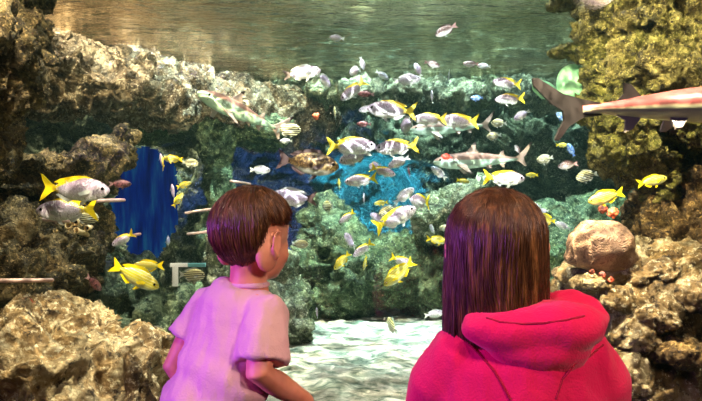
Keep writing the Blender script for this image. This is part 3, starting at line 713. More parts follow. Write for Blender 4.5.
rec = msk(380, 205, 34, 44) * 1.0 + msk(345, 180, 30, 24) * .8 + msk(275, 190, 40, 60) * .7
Yb = Y0 - d + np.clip(rec, 0, 1.2)
hole = msk(147, 205, 34, 56)
me = MB(); me.v = np.stack([X, Yb, Z], 1).tolist()
idx = np.arange(nx * nz).reshape(nz, nx)
hh = hole.reshape(nz, nx)
me.f = [(int(idx[j, i]), int(idx[j, i + 1]), int(idx[j + 1, i + 1]), int(idx[j + 1, i])) for j in range(nz - 1) for i in range(nx - 1) if hh[j, i] < .5]
wb = structure(link('wall_back', me.mesh(), M['rock_back']))
# side rock walls
for sx, nm in ((-1, 'wall_left'), (1, 'wall_right')):
    nn, mm = 120, 70
    u, v = np.meshgrid(np.linspace(0, 1, nn), np.linspace(0, 1, mm))
    Yy = 2.55 + 6.6 * u.ravel(); Zz = -.5 + 3.6 * v.ravel(); Xx = sx * (2.2 + .38 * (Yy - 2.5))
    P = np.stack([Xx, Yy, Zz], 1); d = .35 * fbm(P, 1.1, 5, 91) + .16 * (ridged(P, 3, 4, 92) - .5)
    P[:, 0] -= sx * d
    m2 = MB(); m2.v = P.tolist(); ix = np.arange(nn * mm).reshape(mm, nn)
    m2.f = [(int(ix[j, i]), int(ix[j, i + 1]), int(ix[j + 1, i + 1]), int(ix[j + 1, i])) for j in range(mm - 1) for i in range(nn - 1)]
    structure(link(nm, m2.mesh(), M['rock_olive' if sx < 0 else 'rock_brown']))

# sand bed
g = N('sand'); p = g.pos()
n1 = g.noise(g.scale(p, (1, 1.6, 1)), 7, 5, .6, .8); n2 = g.noise(p, 70, 4, .7)
c = g.ramp(n1, [(.36, srgb(84, 100, 88)), (.47, srgb(148, 154, 140)), (.58, srgb(204, 200, 186))])  # grey-green streaks painted into the sand colour, standing in for caustics
c = g.mix(g.map(n2, .6, .7, 0, .7), c, srgb(120, 120, 104))
sand_m = g.bsdf(c, .9, 0, g.bump(g.math('ADD', n1, g.math('MULTIPLY', n2, .3)), .9, .09), .2)
nn, mm = 200, 160
u, v = np.meshgrid(np.linspace(0, 1, nn), np.linspace(0, 1, mm))
Xs = -5 + 10 * u.ravel(); Ys = 2.56 + 6.6 * v.ravel(); P = np.stack([Xs, Ys, np.zeros(nn * mm)], 1)
Zs_ = ZF - .16 * np.clip((5.2 - Ys) / 2.6, 0, 1) + .05 * fbm(P, 1.6, 4, 12) + .022 * fbm(P * np.array([1, 1.7, 1]), 6, 3, 14)
m2 = MB(); m2.v = np.stack([Xs, Ys, Zs_], 1).tolist(); ix = np.arange(nn * mm).reshape(mm, nn)
m2.f = [(int(ix[j, i]), int(ix[j, i + 1]), int(ix[j + 1, i + 1]), int(ix[j + 1, i])) for j in range(mm - 1) for i in range(nn - 1)]
tag(link('sand', m2.mesh(), sand_m), 'bright white rippled sand bed in the middle of the tank', 'sand', None, 'stuff')

# water surface: mirror from below at grazing angles, lets light down where it is steep
g = N('water_surface'); p = g.pos()
nb1 = g.noise(g.scale(p, (.55, 1.0, 1)), 5.5, 3, .55, .5); nb2 = g.noise(g.scale(p, (.6, 1, 1)), 20, 3, .6, .3)
hgt = g.math('ADD', nb1, g.math('MULTIPLY', nb2, .32))
bn = g.bump(hgt, 1.0, .14)
fr = g.n('ShaderNodeFresnel', i_IOR=1.33); g.lk(bn, fr.inputs['Normal'])
gl = g.n('ShaderNodeBsdfGlossy', i_Roughness=.05, i_Color=(.80, .68, .54, 1)); g.lk(bn, gl.inputs['Normal'])
# caustic net painted into the transmission colour, in place of light focused by ripples
wn = g.n('ShaderNodeTexNoise', i_Vector=p, i_Scale=2.3, i_Detail=2.0).outputs[1]
pv = g.mix(.28, p, wn)
ca = g.vor(pv, 4.3, 'DISTANCE_TO_EDGE'); cb = g.vor(g.n('ShaderNodeMapping', i_Vector=pv, i_Location=(3.1, 1.7, 0)).outputs[0], 7.0, 'DISTANCE_TO_EDGE')
net = g.math('ADD', g.map(ca, .15, .0, 0, .8), g.map(cb, .13, 0, 0, .5))
net = g.math('ADD', g.math('POWER', g.math('MINIMUM', net, 1), 1.6), .09, True)
tr = g.n('ShaderNodeBsdfTransparent', i_Color=net)
mx = g.n('ShaderNodeMixShader', i_0=fr.outputs[0]); g.lk(tr.outputs[0], mx.inputs[1]); g.lk(gl.outputs[0], mx.inputs[2]); g.lk(mx.outputs[0], g.out.inputs['Surface'])
me = grid(60, 60, lambda a, b: (-6 + 12 * a, 2.5 + 8 * b, ZS + .012 * math.sin(9 * a * 3) * math.cos(b * 25)))
tag(link('water_surface', me, g.m), 'rippled mirror-like underside of the water surface', 'water', None, 'stuff')

# water body
g = N('water_body')
vs = g.n('ShaderNodeVolumeScatter', i_Color=(.45, .86, .84, 1), i_Density=.004, i_Anisotropy=.35)
va = g.n('ShaderNodeVolumeAbsorption', i_Color=(.4, .9, .85, 1), i_Density=.022)
ad = g.n('ShaderNodeAddShader'); g.lk(vs.outputs[0], ad.inputs[0]); g.lk(va.outputs[0], ad.inputs[1]); g.lk(ad.outputs[0], g.out.inputs['Volume'])
mb = MB().box((-5.8, 2.62, -.6), (5.8, 10.4, ZS + .05)); o = link('water', mb.mesh(), g.m, None, False)
tag(o, 'faintly hazy green-blue water filling the tank', 'water', None, 'stuff')

# blue-lit opening at the back left
g = N('blue_panel'); p = g.pos()
w = g.noise(g.scale(p, (3, 1, .35)), 3, 4, .6)
c = g.ramp(w, [(.3, srgb(2, 14, 90)), (.5, srgb(8, 60, 200)), (.7, srgb(60, 170, 230))])
em = g.n('ShaderNodeEmission', i_Color=c, i_Strength=.2); g.lk(em.outputs[0], g.out.inputs['Surface'])
A = at(100, 290, 9.4); B = at(232, 120, 9.4)
mb = MB().box((A.x, 9.35, A.z), (B.x, 9.4, B.z)); structure(link('window_2', mb.mesh(), g.m, None, False))

# viewing window and gallery
g = N('acrylic')
tr = g.n('ShaderNodeBsdfTransparent', i_Color=(.98, 1, .99, 1)); gl = g.n('ShaderNodeBsdfGlossy', i_Roughness=.02, i_Color=(1, 1, 1, 1))
mx = g.n('ShaderNodeMixShader', i_0=.025); g.lk(tr.outputs[0], mx.inputs[1]); g.lk(gl.outputs[0], mx.inputs[2]); g.lk(mx.outputs[0], g.out.inputs['Surface'])
structure(link('window_1', MB().box((-1.9, 2.44, .38), (1.9, 2.5, 2.3)).mesh(), g.m, None, False))
gw = N('gallery_wall'); p = gw.pos(); M['gw'] = gw.bsdf(gw.ramp(gw.noise(p, 3, 5), [(.3, srgb(22, 24, 34)), (.7, srgb(38, 40, 54))]), .8, 0, gw.bump(gw.noise(p, 40, 4), .3, .01))
gf = N('gallery_floor'); p = gf.pos(); M['gf'] = gf.bsdf(gf.ramp(gf.noise(p, 60, 5), [(.3, srgb(28, 28, 34)), (.7, srgb(52, 50, 58))]), .7, 0)
structure(link('floor', MB().box((-3, -3, -.1), (3, 2.5, 0)).mesh(), M['gf'], None, False))
mb = MB().box((-3, 2.42, 0), (3, 2.52, .38)).box((-3, 2.42, 2.3), (3, 2.52, 3)).box((-3, 2.42, .38), (-1.9, 2.52, 2.3)).box((1.9, 2.42, .38), (3, 2.52, 2.3))
structure(link('wall_front', mb.mesh(), M['gw'], None, False))
structure(link('trim_1', MB().box((-3, 2.14, .40), (3, 2.42, .46)).box((-3, 2.2, 0), (3, 2.42, .40)).mesh(), M['gw'], None, False))
structure(link('wall_rear', MB().box((-3, -3.1, 0), (3, -3, 3)).mesh(), M['gw'], None, False))
structure(link('wall_side_left', MB().box((-3.1, -3, 0), (-3, 2.5, 3)).mesh(), M['gw'], None, False))
structure(link('wall_side_right', MB().box((3, -3, 0), (3.1, 2.5, 3)).mesh(), M['gw'], None, False))
structure(link('ceiling', MB().box((-3.1, -3.1, 3), (3.1, 2.5, 3.1)).mesh(), M['gw'], None, False))

# ------------------------------------------------------------------ people
g = N('skin'); p = g.co('Object')
M['skin'] = g.bsdf(g.ramp(g.noise(p, 14, 3), [(.35, srgb(214, 142, 110)), (.65, srgb(232, 168, 136))]), .5, 0, g.bump(g.noise(p, 160, 2), .06, .004), .4)
M['lip'] = plain('lip', srgb(196, 96, 90), .45); M['eyewhite'] = plain('eye_white', srgb(236, 232, 226), .2); M['iris'] = plain('iris', srgb(60, 36, 20), .2)
def cloth(name, col, sc=260):
    g = N(name); p = g.co('Object')
    c = g.mix(g.map(g.noise(p, 5, 4), .3, .7, 0, .25), col, [v * .75 for v in col[:3]] + [1])
    h = g.math('ADD', g.noise(p, sc, 2), g.math('MULTIPLY', g.noise(g.scale(p, (1, 1, .5)), 16, 4, .5, 1.2), 3.0))
    return g.bsdf(c, .85, 0, g.bump(h, .30, .006), .2, Sheen_Weight=.25)
M['shirt'] = cloth('cloth_shirt', srgb(222, 186, 190)); M['hoodie'] = cloth('cloth_hoodie', srgb(236, 22, 92)); M['seam'] = cloth('cloth_seam', srgb(176, 10, 54))
M['shorts'] = cloth('cloth_shorts', srgb(40, 44, 66)); M['leggings'] = cloth('cloth_leggings', srgb(46, 44, 56)); M['shoe'] = plain('shoe', srgb(190, 190, 196), .5)

RAIL_Y, RAIL_Z = 1.83, .62
tag(link('handrail', MB().tube([(-2.9, RAIL_Y, RAIL_Z), (0, RAIL_Y, RAIL_Z), (2.9, RAIL_Y, RAIL_Z)], [.02] * 3, 16).mesh(), plain('rail_metal', srgb(120, 122, 128), .3, .8)), 'round metal handrail running in front of the viewing window', 'handrail')
for sx in (-2.2, 0.05, 2.2):
    o = [o for o in COL.objects if o.name == 'handrail'][0]
    link('post', MB().tube([(sx, RAIL_Y, 0), (sx, RAIL_Y, .3), (sx, RAIL_Y, RAIL_Z)], [.018] * 3, 12).mesh(), bpy.data.materials['rail_metal'], o)

def frame(yaw, pitch=0, roll=0):
    # head frame: local +y is where the face points
    return Matrix.Rotation(R(yaw), 3, 'Z') @ Matrix.Rotation(R(pitch), 3, 'X') @ Matrix.Rotation(R(roll), 3, 'Y')

def make_person(label, hc, hf, hs, neck, sh, el, wr, chest, hip, foot, rch=.11, arm=.036):
    rt = tag(empty('person', (hip[0], hip[1], 0)), label, 'person'); base = Vector((hip[0], hip[1], 0))
    mb = MB(); V = lambda p: Vector(p)
    hc = V(hc); H = lambda x, y, z: hc + hf @ (Vector((x, y, z)) * hs)
    s = hs
    mb.ell(H(0, -.012, .022), (.074 * s, .09 * s, .08 * s), hf); mb.ell(H(0, .03, -.03), (.056 * s, .056 * s, .07 * s), hf)
    mb.ell(H(0, .05, -.072), (.03 * s, .026 * s, .026 * s), hf); mb.ell(H(0, .083, -.022), (.011 * s, .017 * s, .015 * s), hf)
    mb.tube([H(0, .078, .012), H(0, .088, -.018)], [.007 * s, .009 * s], 8)
    for q in (1, -1):
        mb.ell(H(q * .034, .046, -.036), (.022 * s, .022 * s, .026 * s), hf)
        e = hf @ Matrix.Rotation(R(-q * 22), 3, 'Z')
        mb.ell(H(q * .082, -.016, -.010), (.004 * s, .017 * s, .027 * s), e); mb.ell(H(q * .066, -.022, -.028), (.016 * s, .034 * s, .046 * s), hf)
        mb.tube([H(q * .080, .000, -.034), H(q * .086, -.014, -.040), H(q * .092, -.030, -.020), H(q * .094, -.034, .004), H(q * .090, -.022, .020), H(q * .082, -.004, .016)], [.004 * s, .0055 * s, .0045 * s, .0045 * s, .0045 * s, .004 * s], 8)
    mb.tube([H(0, -.02, -.03), (H(0, -.02, -.04) + V(neck)) / 2, V(neck) - V((0, 0, .03))], [.043 * s, .039 * s, .047 * s], 16)
    ch = V(chest); hp = V(hip); nk = V(neck); side = (V(sh[1]) - V(sh[0])).normalized()
    mb.tube([nk - V((0, 0, .02)), nk * .4 + ch * .6 + V((0, 0, .02)), ch, ch * .45 + hp * .55, hp], [rch * .55, rch * .93, rch, rch * .86, rch * .95], 20, sq=.66, side=side)
    for i, q in enumerate((-1, 1)):
        S_, E_, W_ = V(sh[i]), V(el[i]), V(wr[i])
        mb.tube([nk - V((0, 0, .03)), S_], [arm * 1.0, arm * 1.12], 12)
        mb.tube([S_, (S_ + E_) / 2, E_, E_ * .65 + W_ * .35, W_], [arm * 1.12, arm * 1.02, arm * .86, arm * .84, arm * .6], 14)
        # hand laid over the rail
        kx = W_.x; pc = V((kx, RAIL_Y - .028, RAIL_Z + .030))
        mb.tube([W_, (W_ + pc) / 2, pc], [arm * .6, arm * .58, arm * .56], 12)
        mb.ell(pc, (.030, .030, .013))
        for f in range(4):
            fx = kx + (f - 1.5) * .0165; ln = (.9, 1.05, 1, .8)[f if q > 0 else 3 - f]
            mb.tube([(fx, RAIL_Y - .022, RAIL_Z + .032), (fx * 1.0, RAIL_Y + .006 * ln, RAIL_Z + .033), (fx, RAIL_Y + .030 * ln, RAIL_Z + .018), (fx, RAIL_Y + .033, RAIL_Z - .012 * ln)], [.0075, .0072, .0066, .0056], 8)
        mb.tube([(kx - q * .026, RAIL_Y - .040, RAIL_Z + .022), (kx - q * .036, RAIL_Y - .034, RAIL_Z + .002), (kx - q * .034, RAIL_Y - .026, RAIL_Z - .018)], [.0095, .0085, .007], 8)
        # legs
        F_ = V(foot[i]); hj = hp + side * (q * rch * .5) - V((0, 0, .03)); kn = (hj + F_) / 2 + V((0, .015, .02))
        mb.tube([hj, (hj + kn) / 2, kn, kn * .5 + F_ * .5, F_ + V((0, 0, .05))], [rch * .56, rch * .5, rch * .38, rch * .36, rch * .25], 14)
        mb.ell(F_ + V((0, .05, .03)), (.03, .08, .026))
    me = remesh(mb, .0045, 4); setco(me, coords(me) - np.array(base)); link('body', me, M['skin'], rt)
    for q in (1, -1):
        b = link('eye', MB().ell(H(q * .027, .061, .006) - base, (.0115 * s,) * 3, hf, 14, 10).mesh(), M['eyewhite'], rt)
        link('iris', MB().ell(H(q * .027, .0705, .006) - base, (.005 * s, .0030 * s, .006 * s), hf, 12, 8).mesh(), M['iris'], b)
        link('eyebrow', MB().tube([H(q * .016, .078, .026) - base, H(q * .030, .077, .031) - base, H(q * .045, .066, .027) - base], [.0022, .003, .0018], 8).mesh(), M['iris'], rt)
    link('mouth', MB().tube([H(-.020, .074, -.051) - base, H(0, .082, -.049) - base, H(.020, .074, -.051) - base], [.003, .0052, .003], 8).mesh(), M['lip'], rt)
    for i in range(2):
        F_ = V(foot[i]) - base
        mb = MB(); mb.ell(F_ + V((0, .05, .035)), (.04, .10, .035)); mb.ell(F_ + V((0, .0, .055)), (.036, .045, .05)); mb.box((F_.x - .038, F_.y - .045, 0), (F_.x + .038, F_.y + .14, .018))
        link('shoe', remesh(mb, .006, 3), M['shoe'], rt)
    return rt, base, H

def garment(name, mb, mat, rt, base, voxel=.006, smooth=4, fold=None, parent=None):
    me = remesh(mb, voxel, smooth)
    if fold: displace(me, fold)
    setco(me, coords(me) - np.array(base)); return link(name, me, M[mat], parent or rt)

def strands(fn, n, mat, rt, base, seed, rr=.0013, seg=10, jit=.006):
    """fn(u, t, lift) -> point on the hair; each lock is a thin tapered tube"""
    q = random.Random(seed); mb = MB()
    for i in range(n):
        u = q.random(); w = q.gauss(0, .012); lift = q.random() ** 1.5 * jit; t0 = q.uniform(0, .45) if q.random() < .5 else 0; t1 = q.uniform(.8, 1.0)
        pts = [fn(u + w * (k / (seg - 1)) + .004 * math.sin(k * .9 + i), t0 + (t1 - t0) * k / (seg - 1), lift + .0015 * math.sin(k * 1.3 + i)) - base for k in range(seg)]
        r = rr * q.uniform(.7, 1.7)
        mb.tube(pts, [r * (.5 + .5 * math.sin(math.pi * min(.97, .12 + .85 * k / (seg - 1)))) for k in range(seg)], 5, True)
    return mb

def hairmat(name, a, b, c):
    g = N(name); p = g.co('Object')
    n = g.noise(g.scale(p, (1, 1, .12)), 90, 4, .6); n2 = g.noise(g.scale(p, (1, 1, .35)), 14, 3)
    col = g.mix(g.map(n2, .4, .65, 0, .6), g.ramp(n, [(.3, a), (.5, b), (.72, c)]), b)
    return g.bsdf(col, .36, 0, g.bump(n, .5, .004), .6)
M['hair_dark'] = hairmat('hair_dark', srgb(40, 25, 15), srgb(86, 58, 34), srgb(164, 120, 72))
M['hair_long'] = hairmat('hair_long', srgb(36, 22, 15), srgb(82, 54, 32), srgb(170, 122, 70))

# ---- the boy
hf = frame(-40, -4, 3); hcB = (-.222, 1.755, 1.066); hs = 1.03
boy, bb, HB = make_person('small boy in a pale pink t-shirt, head turned to watch the fish', hcB, hf, hs, (-.238, 1.74, .950),
    [(-.340, 1.80, .900), (-.185, 1.66, .895)], [(-.415, 1.775, .755), (-.196, 1.60, .785)], [(-.345, 1.775, .680), (-.105, 1.725, .690)],
    (-.272, 1.735, .855), (-.325, 1.66, .640), [(-.40, 1.64, 0), (-.25, 1.60, 0)], rch=.098, arm=.035)
V = Vector
mb = MB(); side = (V((-.185, 1.66, .9)) - V((-.340, 1.80, .9))).normalized()
mb.tube([(-.240, 1.742, .953), (-.244, 1.742, .938), (-.255, 1.738, .905), (-.268, 1.735, .86), (-.285, 1.72, .79), (-.305, 1.70, .72), (-.322, 1.69, .66), (-.328, 1.685, .61)], [.060, .082, .108, .113, .115, .119, .126, .132], 28, True, .74, side)
mb.tube([(-.240, 1.73, .915), (-.185, 1.66, .895), (-.190, 1.632, .845), (-.192, 1.618, .805)], [.036, .050, .053, .057], 20, True)
mb.tube([(-.27, 1.76, .915), (-.340, 1.80, .895), (-.372, 1.795, .845), (-.386, 1.79, .82)], [.036, .048, .050, .053], 20, True)
def foldB(P):
    a = np.exp(-((P[:, 2] - .715) / .06) ** 2); Q = P * np.array([1, 1, 2.2])
    diag = P[:, 0] * 22 + P[:, 2] * 60
    return .010 * fbm(P * np.array([1.6, 1.6, .4]), 9, 3, 7) + a * .011 * np.sin(diag + 3 * fbm(P, 6, 2, 4)) + .004 * ridged(Q, 7, 2, 9)
garment('tshirt', mb, 'shirt', boy, bb, .0052, 3, foldB)
ns = MB(); pts = []
for k in range(17):
    t = 2 * math.pi * k / 16; d = side * math.cos(t) * .050 + side.cross(V((0, 0, 1))) * math.sin(t) * .041
    pts.append(V((-.239, 1.742, .957)) + d - bb)
link('collar', ns.tube(pts, [.006] * 17, 8, True).mesh(), M['shirt'], boy)
mb = MB(); mb.tube([(-.322, 1.68, .68), (-.325, 1.66, .60), (-.325, 1.655, .53)], [.10, .112, .108], 22, True, .8, side)
for fx, fy in ((-.375, 1.66), (-.275, 1.63)): mb.tube([(fx, fy, .58), (fx, fy, .44), (fx - .0, fy, .34)], [.062, .063, .066], 16, True)
garment('shorts', mb, 'shorts', boy, bb, .008, 3)
# boy hair: cap with a swirl from the crown, ending above the ear and at the nape
def hb(u, t, lift):
    a = 2 * math.pi * u                     # 0 = face side (+y), pi = back
    front = math.cos(a)
    low = -.052 - .018 * max(0, -front)      # nape
    sm = lambda e0, e1, x: (lambda t: t * t * (3 - 2 * t))(max(0, min(1, (x - e0) / (e1 - e0))))
    low = low + (.030 - low) * sm(-.42, -.20, front) + .026 * sm(.35, .8, front)
    kl = sm(.35, .8, -math.sin(a)) * sm(-.45, -.2, front) * (1 - sm(.1, .5, front))
    low -= .075 * kl
    sw = a + .55 * (1 - t)                    # swirl
    zt = .100; z = zt + (low - zt) * (1 - math.cos(t * math.pi / 2)) ** .8 if False else None
    ph_end = math.acos(max(-1, min(1, (low - .018) / .092))); ph = t * ph_end
    rx, ry = .0825 + lift, .100 + lift
    sp_ = math.sin(ph)
    if ph > math.pi / 2: sp_ += (1.1 - sp_) * kl * min(1, (ph - math.pi / 2) * 3)
    return HB(rx * sp_ * math.sin(sw), -.014 + ry * math.sin(ph) * math.cos(sw), .020 + (.0885 + lift) * math.cos(ph))
def capmesh(fn, nu, nt, off):
    vs = []; fs = []
    for i in range(nu):
        for k in range(nt): vs.append(fn(i / nu, k / (nt - 1) * .97 + .005, off))
    for i in range(nu):
        for k in range(nt - 1):
            a = i * nt + k; b = ((i + 1) % nu) * nt + k; fs.append((a, a + 1, b + 1, b))
    return vs, fs
hcap = MB(); vs, fs = capmesh(hb, 72, 24, 0.0); hcap.add([v - bb for v in vs], fs)
hr = link('hair', hcap.mesh(), M['hair_dark'], boy)
hm = strands(hb, 2600, 'hair_dark', boy, bb, 3, .0009, 9, .006)
o = link('hair_strands', hm.mesh(), M['hair_dark'], hr)

# ---- the girl
hf2 = frame(-8, 2, 0); hcG = (.279, 1.45, 1.062)
girl, gb, HG = make_person('long-haired girl in a bright pink hoodie, seen from behind', hcG, hf2, 1.02, (.287, 1.43, .945),
    [(.203, 1.43, .848), (.438, 1.43, .848)], [(.130, 1.50, .70), (.520, 1.50, .69)], [(.19, 1.76, .672), (.46, 1.76, .672)],
    (.318, 1.43, .82), (.325, 1.44, .58), [(.25, 1.43, 0), (.40, 1.43, 0)], rch=.115, arm=.038)
mb = MB()
mb.tube([(.300, 1.428, .948), (.305, 1.425, .925), (.312, 1.425, .895), (.320, 1.425, .850), (.322, 1.425, .79), (.325, 1.43, .70), (.325, 1.44, .60), (.325, 1.44, .53)], [.070, .096, .126, .155, .166, .165, .160, .150], 32, True, .66, (1, 0, 0))
for q, xs in ((-1, .205), (1, .436)):
    mb.tube([(.32 + q * .02, 1.43, .905), (xs, 1.43, .850), (xs + q * .032, 1.445, .80), (xs + q * .052, 1.49, .705), (.325 + q * .17, 1.62, .670), (.325 + q * .145, 1.745, .668)], [.062, .066, .063, .056, .050, .044], 20, True)
def foldG(P):
    return .008 * fbm(P * np.array([1.4, 1, .5]), 8, 3, 17) + .006 * (ridged(P * np.array([1, 1, .6]) + P[:, [2, 0, 1]] * .3, 6, 2, 19) - .5)
hd = garment('hoodie', mb, 'hoodie', girl, gb, .0065, 4, foldG)
# hood lying on the back: sagging pouch plus rolled rim
A = lambda px, py, Y: at(px, py, Y)
mb = MB()
for px, py, Y, rx, rz, ry in [(528, 330, 1.36, 68, 24, .055), (560, 326, 1.36, 46, 27, .060), (540, 350, 1.355, 52, 24, .045), (552, 317, 1.38, 48, 12, .05), (505, 318, 1.38, 42, 12, .05), (545, 366, 1.36, 40, 22, .03)]:
    mb.ell(A(px, py, Y), (rx * Y / F, ry, rz * Y / F))
rim = [(472, 320, 1.42), (500, 309, 1.40), (530, 306, 1.385), (560, 308, 1.37), (586, 314, 1.36), (602, 324, 1.355), (597, 336, 1.345)]
mb.tube([A(*p) for p in rim], [.014, .017, .017, .018, .019, .019, .015], 14)
rim2 = [(534, 304, 1.46), (550, 297, 1.45), (572, 296, 1.43), (592, 304, 1.40), (603, 318, 1.375)]
mb.tube([A(*p) for p in rim2], [.012, .015, .016, .017, .017], 12)
mb.ell(A(572, 306, 1.42), (.052, .03, .016))
def foldH(P):
    c = A(545, 318, 1.34); d = np.sqrt(((P - np.array(c)) * np.array([1, 1, 1.6])) ** 2 @ np.ones(3))
    return .006 * fbm(P, 9, 3, 27) + .0025 * np.sin(d * 70 + 2.5 * fbm(P, 5, 2, 8)) * np.clip(1.2 - d * 8, .2, 1)
garment('hood', mb, 'hoodie', girl, gb, .0055, 14, foldH, hd)
def seam(pts, r, parent=hd):
    # laid onto the cloth by casting from behind
    out = []
    dg = bpy.context.evaluated_depsgraph_get(); dg.update()
    for px, py in pts:
        d = (at(px, py, 1.0) - Vector((0, 0, CZ))).normalized()
        hit = None
        for t in [o for o in COL.objects if o.name.startswith(('hoodie', 'hood'))]:
            if t.type != 'MESH': continue
            mw = t.matrix_world.inverted(); ok, loc, nn, _ = t.ray_cast(mw @ Vector((0, 0, CZ)), (mw.to_3x3() @ d))
            if ok:
                w = t.matrix_world @ loc
                if hit is None or w.y < hit.y: hit = w
        if hit: out.append(hit - gb)
    if len(out) > 2: link('seam', MB().tube(out, [r] * len(out), 8).mesh(), M['seam'], parent)
seam([(487, 318), (500, 322), (522, 324), (545, 323), (566, 320), (584, 316)], .0022)
seam([(459, 335), (470, 345), (482, 357), (494, 371), (503, 386), (510, 399)], .0025)
seam([(603, 345), (590, 356), (575, 364), (562, 380), (556, 398)], .0022)
mb = MB(); mb.tube([(.325, 1.44, .60), (.325, 1.44, .52)], [.12, .12], 20, True, .75, (1, 0, 0))
for q in (-1, 1): mb.tube([(.325 + q * .058, 1.44, .56), (.325 + q * .06, 1.45, .32), (.325 + q * .075, 1.43, .05)], [.072, .05, .034], 16, True)
garment('leggings', mb, 'leggings', girl, gb, .008, 3)
def hg(u, t, lift):
    # u 0..1 runs from one temple round the back of the head to the other; hair then hangs straight
    a = math.pi + (u - .5) * 2 * R(150)
    top = .42
    ph = min(t / top, 1) * (math.pi * .5)
    rx, ry = .0905 + lift, .100 + lift
    x = rx * math.sin(ph) * math.sin(a); y = -.010 + ry * math.sin(ph) * math.cos(a); z = .022 + (.085 + lift) * math.cos(ph)
    if t > top:
        k = (t - top) / (1 - top)
        s_ = math.sin(a)
        L = .19 + .11 * max(0, -s_) ** 2
        z -= k * L
        x *= 1 + .06 * math.sin(k * 1.6) - .05 * k
        if s_ < 0: x += -.006 * k + (.045 * k * k if s_ > -.75 else 0) * (1 + s_)
        y = y * (1 - .10 * k) - .004 * k
    return HG(x, y, z)
hcap = MB(); vs = []; fs = []; nu, nt = 80, 34
for off in (0.0, -.006):
    for i in range(nu):
        for k in range(nt):
            a_ = i / (nu - 1); rip = .0016 * math.sin(a_ * 95) + .0012 * math.sin(a_ * 171 + 2)
            vs.append(hg(a_, k / (nt - 1) * .985 + .004, off + rip) - gb)
n0 = nu * nt
for b0 in (0, n0):
    for i in range(nu - 1):
        for k in range(nt - 1):
            a_ = b0 + i * nt + k; b_ = a_ + nt; fs.append((a_, a_ + 1, b_ + 1, b_) if b0 == 0 else (b_, b_ + 1, a_ + 1, a_))
hcap.add(vs, fs); hr = link('hair', hcap.mesh(), M['hair_long'], girl)
o = link('hair_strands', strands(hg, 3800, 'hair_long', girl, gb, 9, .0007, 12, .004).mesh(), M['hair_long'], hr)

# ------------------------------------------------------------------ lights
def spot(name, loc, target, power, col, angle=60, size=.03, blend=.6):
    d = bpy.data.lights.new(name, 'SPOT'); d.energy = power; d.color = col; d.spot_size = R(angle); d.spot_blend = blend; d.shadow_soft_size = size
    o = bpy.data.objects.new(name, d); COL.objects.link(o); o.location = loc
    o.rotation_euler = (Vector(target) - Vector(loc)).to_track_quat('-Z', 'Y').to_euler(); return o
def area(name, loc, target, power, col, sx, sy):
    d = bpy.data.lights.new(name, 'AREA'); d.shape = 'RECTANGLE'; d.energy = power; d.color = col; d.size = sx; d.size_y = sy
    o = bpy.data.objects.new(name, d); COL.objects.link(o); o.location = loc
    o.rotation_euler = (Vector(target) - Vector(loc)).to_track_quat('-Z', 'Y').to_euler(); return o
def gobo(o, sc=16):
    d = o.data; d.use_nodes = True; t = d.node_tree; em = t.nodes['Emission']
    tc = t.nodes.new('ShaderNodeTexCoord'); mp = t.nodes.new('ShaderNodeMapping'); mp.inputs['Scale'].default_value = (1, 1, 1)
    nz = t.nodes.new('ShaderNodeTexNoise'); nz.inputs['Scale'].default_value = 7
    mx = t.nodes.new('ShaderNodeMix'); mx.data_type = 'RGBA'; mx.inputs[0].default_value = .12
    v = t.nodes.new('ShaderNodeTexVoronoi'); v.feature = 'DISTANCE_TO_EDGE'; v.inputs['Scale'].default_value = sc
    mr = t.nodes.new('ShaderNodeMapRange')
    for k, x in zip((1, 2, 3, 4), (0, .13, 5.5, .32)): mr.inputs[k].default_value = x
    t.links.new(tc.outputs['Normal'], mp.inputs[0]); t.links.new(mp.outputs[0], nz.inputs['Vector'])
    t.links.new(mp.outputs[0], mx.inputs[6]); t.links.new(nz.outputs[1], mx.inputs[7])
    t.links.new(mx.outputs[2], v.inputs['Vector']); t.links.new(v.outputs['Distance'], mr.inputs[0]); t.links.new(mr.outputs[0], em.inputs['Strength'])
    return o
WARM = (1, .86, .62); COOL = (.72, 1, .97)
spot('tank_lamp', (.2, 4.6, 5.6), (.2, 5.4, 0), 3000, (1, 1, .93), 75)
spot('tank_lamp', (-2.4, 5.0, 5.4), (-1.9, 6.4, 1.6), 7000, (1, .84, .6), 70)
spot('tank_lamp', (1.8, 5.8, 5.4), (1.5, 7.6, .8), 6500, COOL, 75)
spot('tank_lamp', (2.3, 5.2, 4.9), (1.9, 6.2, .6), 3000, (.7, 1, .92), 45)
spot('tank_lamp', (-.4, 6.0, 5.4), (-.3, 7.6, .6), 5600, COOL, 70)
spot('tank_lamp', (.9, 2.75, 4.6), (1.3, 3.2, .6), 2600, WARM, 46)
spot('tank_lamp', (-1.1, 2.75, 4.6), (-1.2, 3.1, .3), 3000, WARM, 42)
area('tank_panel', (0, 5.2, 4.6), (0, 5.6, 0), 100, (.85, 1, .95), 3, 3)
# unseen fill spots added above the window; a gobo pattern stands in for caustics
gobo(spot('added_fill_spot', (.75, 2.62, 2.28), (1.45, 3.7, 1.0), 95, WARM, 95, .008), 24)
gobo(spot('added_fill_spot', (.1, 2.62, 2.28), (1.2, 3.3, .55), 230, WARM, 42, .008), 24)
gobo(spot('added_fill_spot', (-1.2, 2.62, 2.28), (-1.9, 4.6, 1.0), 80, (1, .8, .6), 50, .02))
gobo(spot('added_fill_spot', (1.7, 2.62, 2.28), (1.55, 3.7, .9), 60, (1, .9, .7), 95, .02))
gobo(spot('added_fill_spot', (-.7, 2.62, 2.28), (-1.15, 3.3, .2), 120, WARM, 55, .008), 20)
gobo(spot('added_fill_spot', (.9, 2.62, 2.28), (1.15, 3.1, .4), 70, WARM, 60, .02))
gobo(spot('added_fill_spot', (-.3, 2.62, 2.28), (-1.4, 6.2, 1.75), 260, (1, .82, .55), 44, .004), 30)
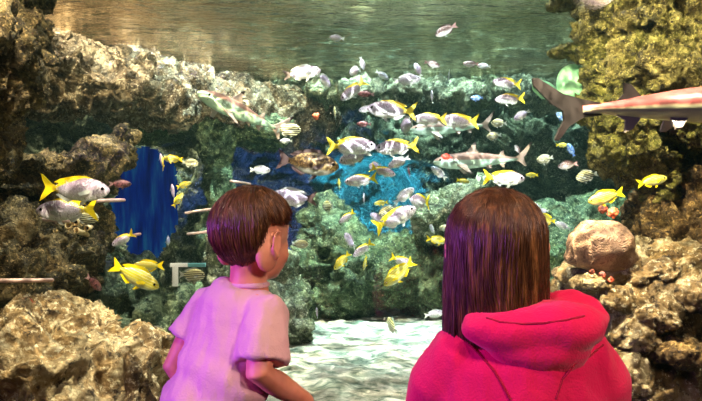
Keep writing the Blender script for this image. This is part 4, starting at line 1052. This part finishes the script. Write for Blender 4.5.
gobo(spot('added_fill_spot', (.3, 2.62, 2.28), (.3, 6.0, .95), 150, (1, .96, .93), 62, .003), 30)
gobo(spot('added_fill_spot', (.35, 2.62, 2.28), (1.25, 4.0, 1.40), 120, (1, .92, .6), 48, .02))
spot('blue_lamp', at(382, 250, 7.7), at(378, 208, 8.9), 800, (.05, .44, 1), 84, .05)
spot('blue_lamp', at(278, 240, 7.6), at(275, 180, 9.0), 110, (.05, .14, 1), 130, .05)
spot('blue_lamp', (-1.6, 6.3, 4.8), (-2.1, 7.4, 1.0), 700, (.15, .2, 1), 50)
spot('blue_lamp', (-1.35, 4.3, 2.2), (-1.75, 5.2, .9), 40, (.16, .1, 1), 50)
spot('gallery_lamp', (-2.5, .5, 1.5), (-.3, 1.75, .9), 150, (.34, .14, 1), 60, .12)
spot('gallery_lamp', (-2.2, .9, 1.2), (.22, 1.4, 1.0), 150, (.70, .10, 1), 40, .12)
spot('gallery_lamp', (1.9, -.9, 2.85), (.2, 1.6, .9), 330, (1, .68, .56), 50, .2)
spot('gallery_lamp', (.35, 1.0, 2.9), (.3, 1.45, 1.1), 60, (1, .62, .3), 40, .06)
spot('gallery_lamp', (-.3, .35, 2.9), (.1, 1.6, .95), 70, (1, .66, .6), 50, .1)

w = bpy.data.worlds.new('world'); S.world = w; w.use_nodes = True
w.node_tree.nodes['Background'].inputs[0].default_value = (.12, .2, .22, 1); w.node_tree.nodes['Background'].inputs[1].default_value = .15

cam = bpy.data.cameras.new('camera'); cam.sensor_width = 36; cam.lens = F / 702 * 36; cam.clip_start = .05
co = bpy.data.objects.new('camera', cam); COL.objects.link(co); co.location = (0, 0, CZ); co.rotation_euler = (R(90), 0, 0); S.camera = co
S.view_settings.view_transform = 'Standard'; S.view_settings.look = 'None'; S.view_settings.gamma = 1; S.view_settings.exposure = 0
S.cycles.use_denoising = True; S.cycles.max_bounces = 8; S.cycles.transparent_max_bounces = 16; S.cycles.volume_bounces = 0; S.cycles.sample_clamp_indirect = 4
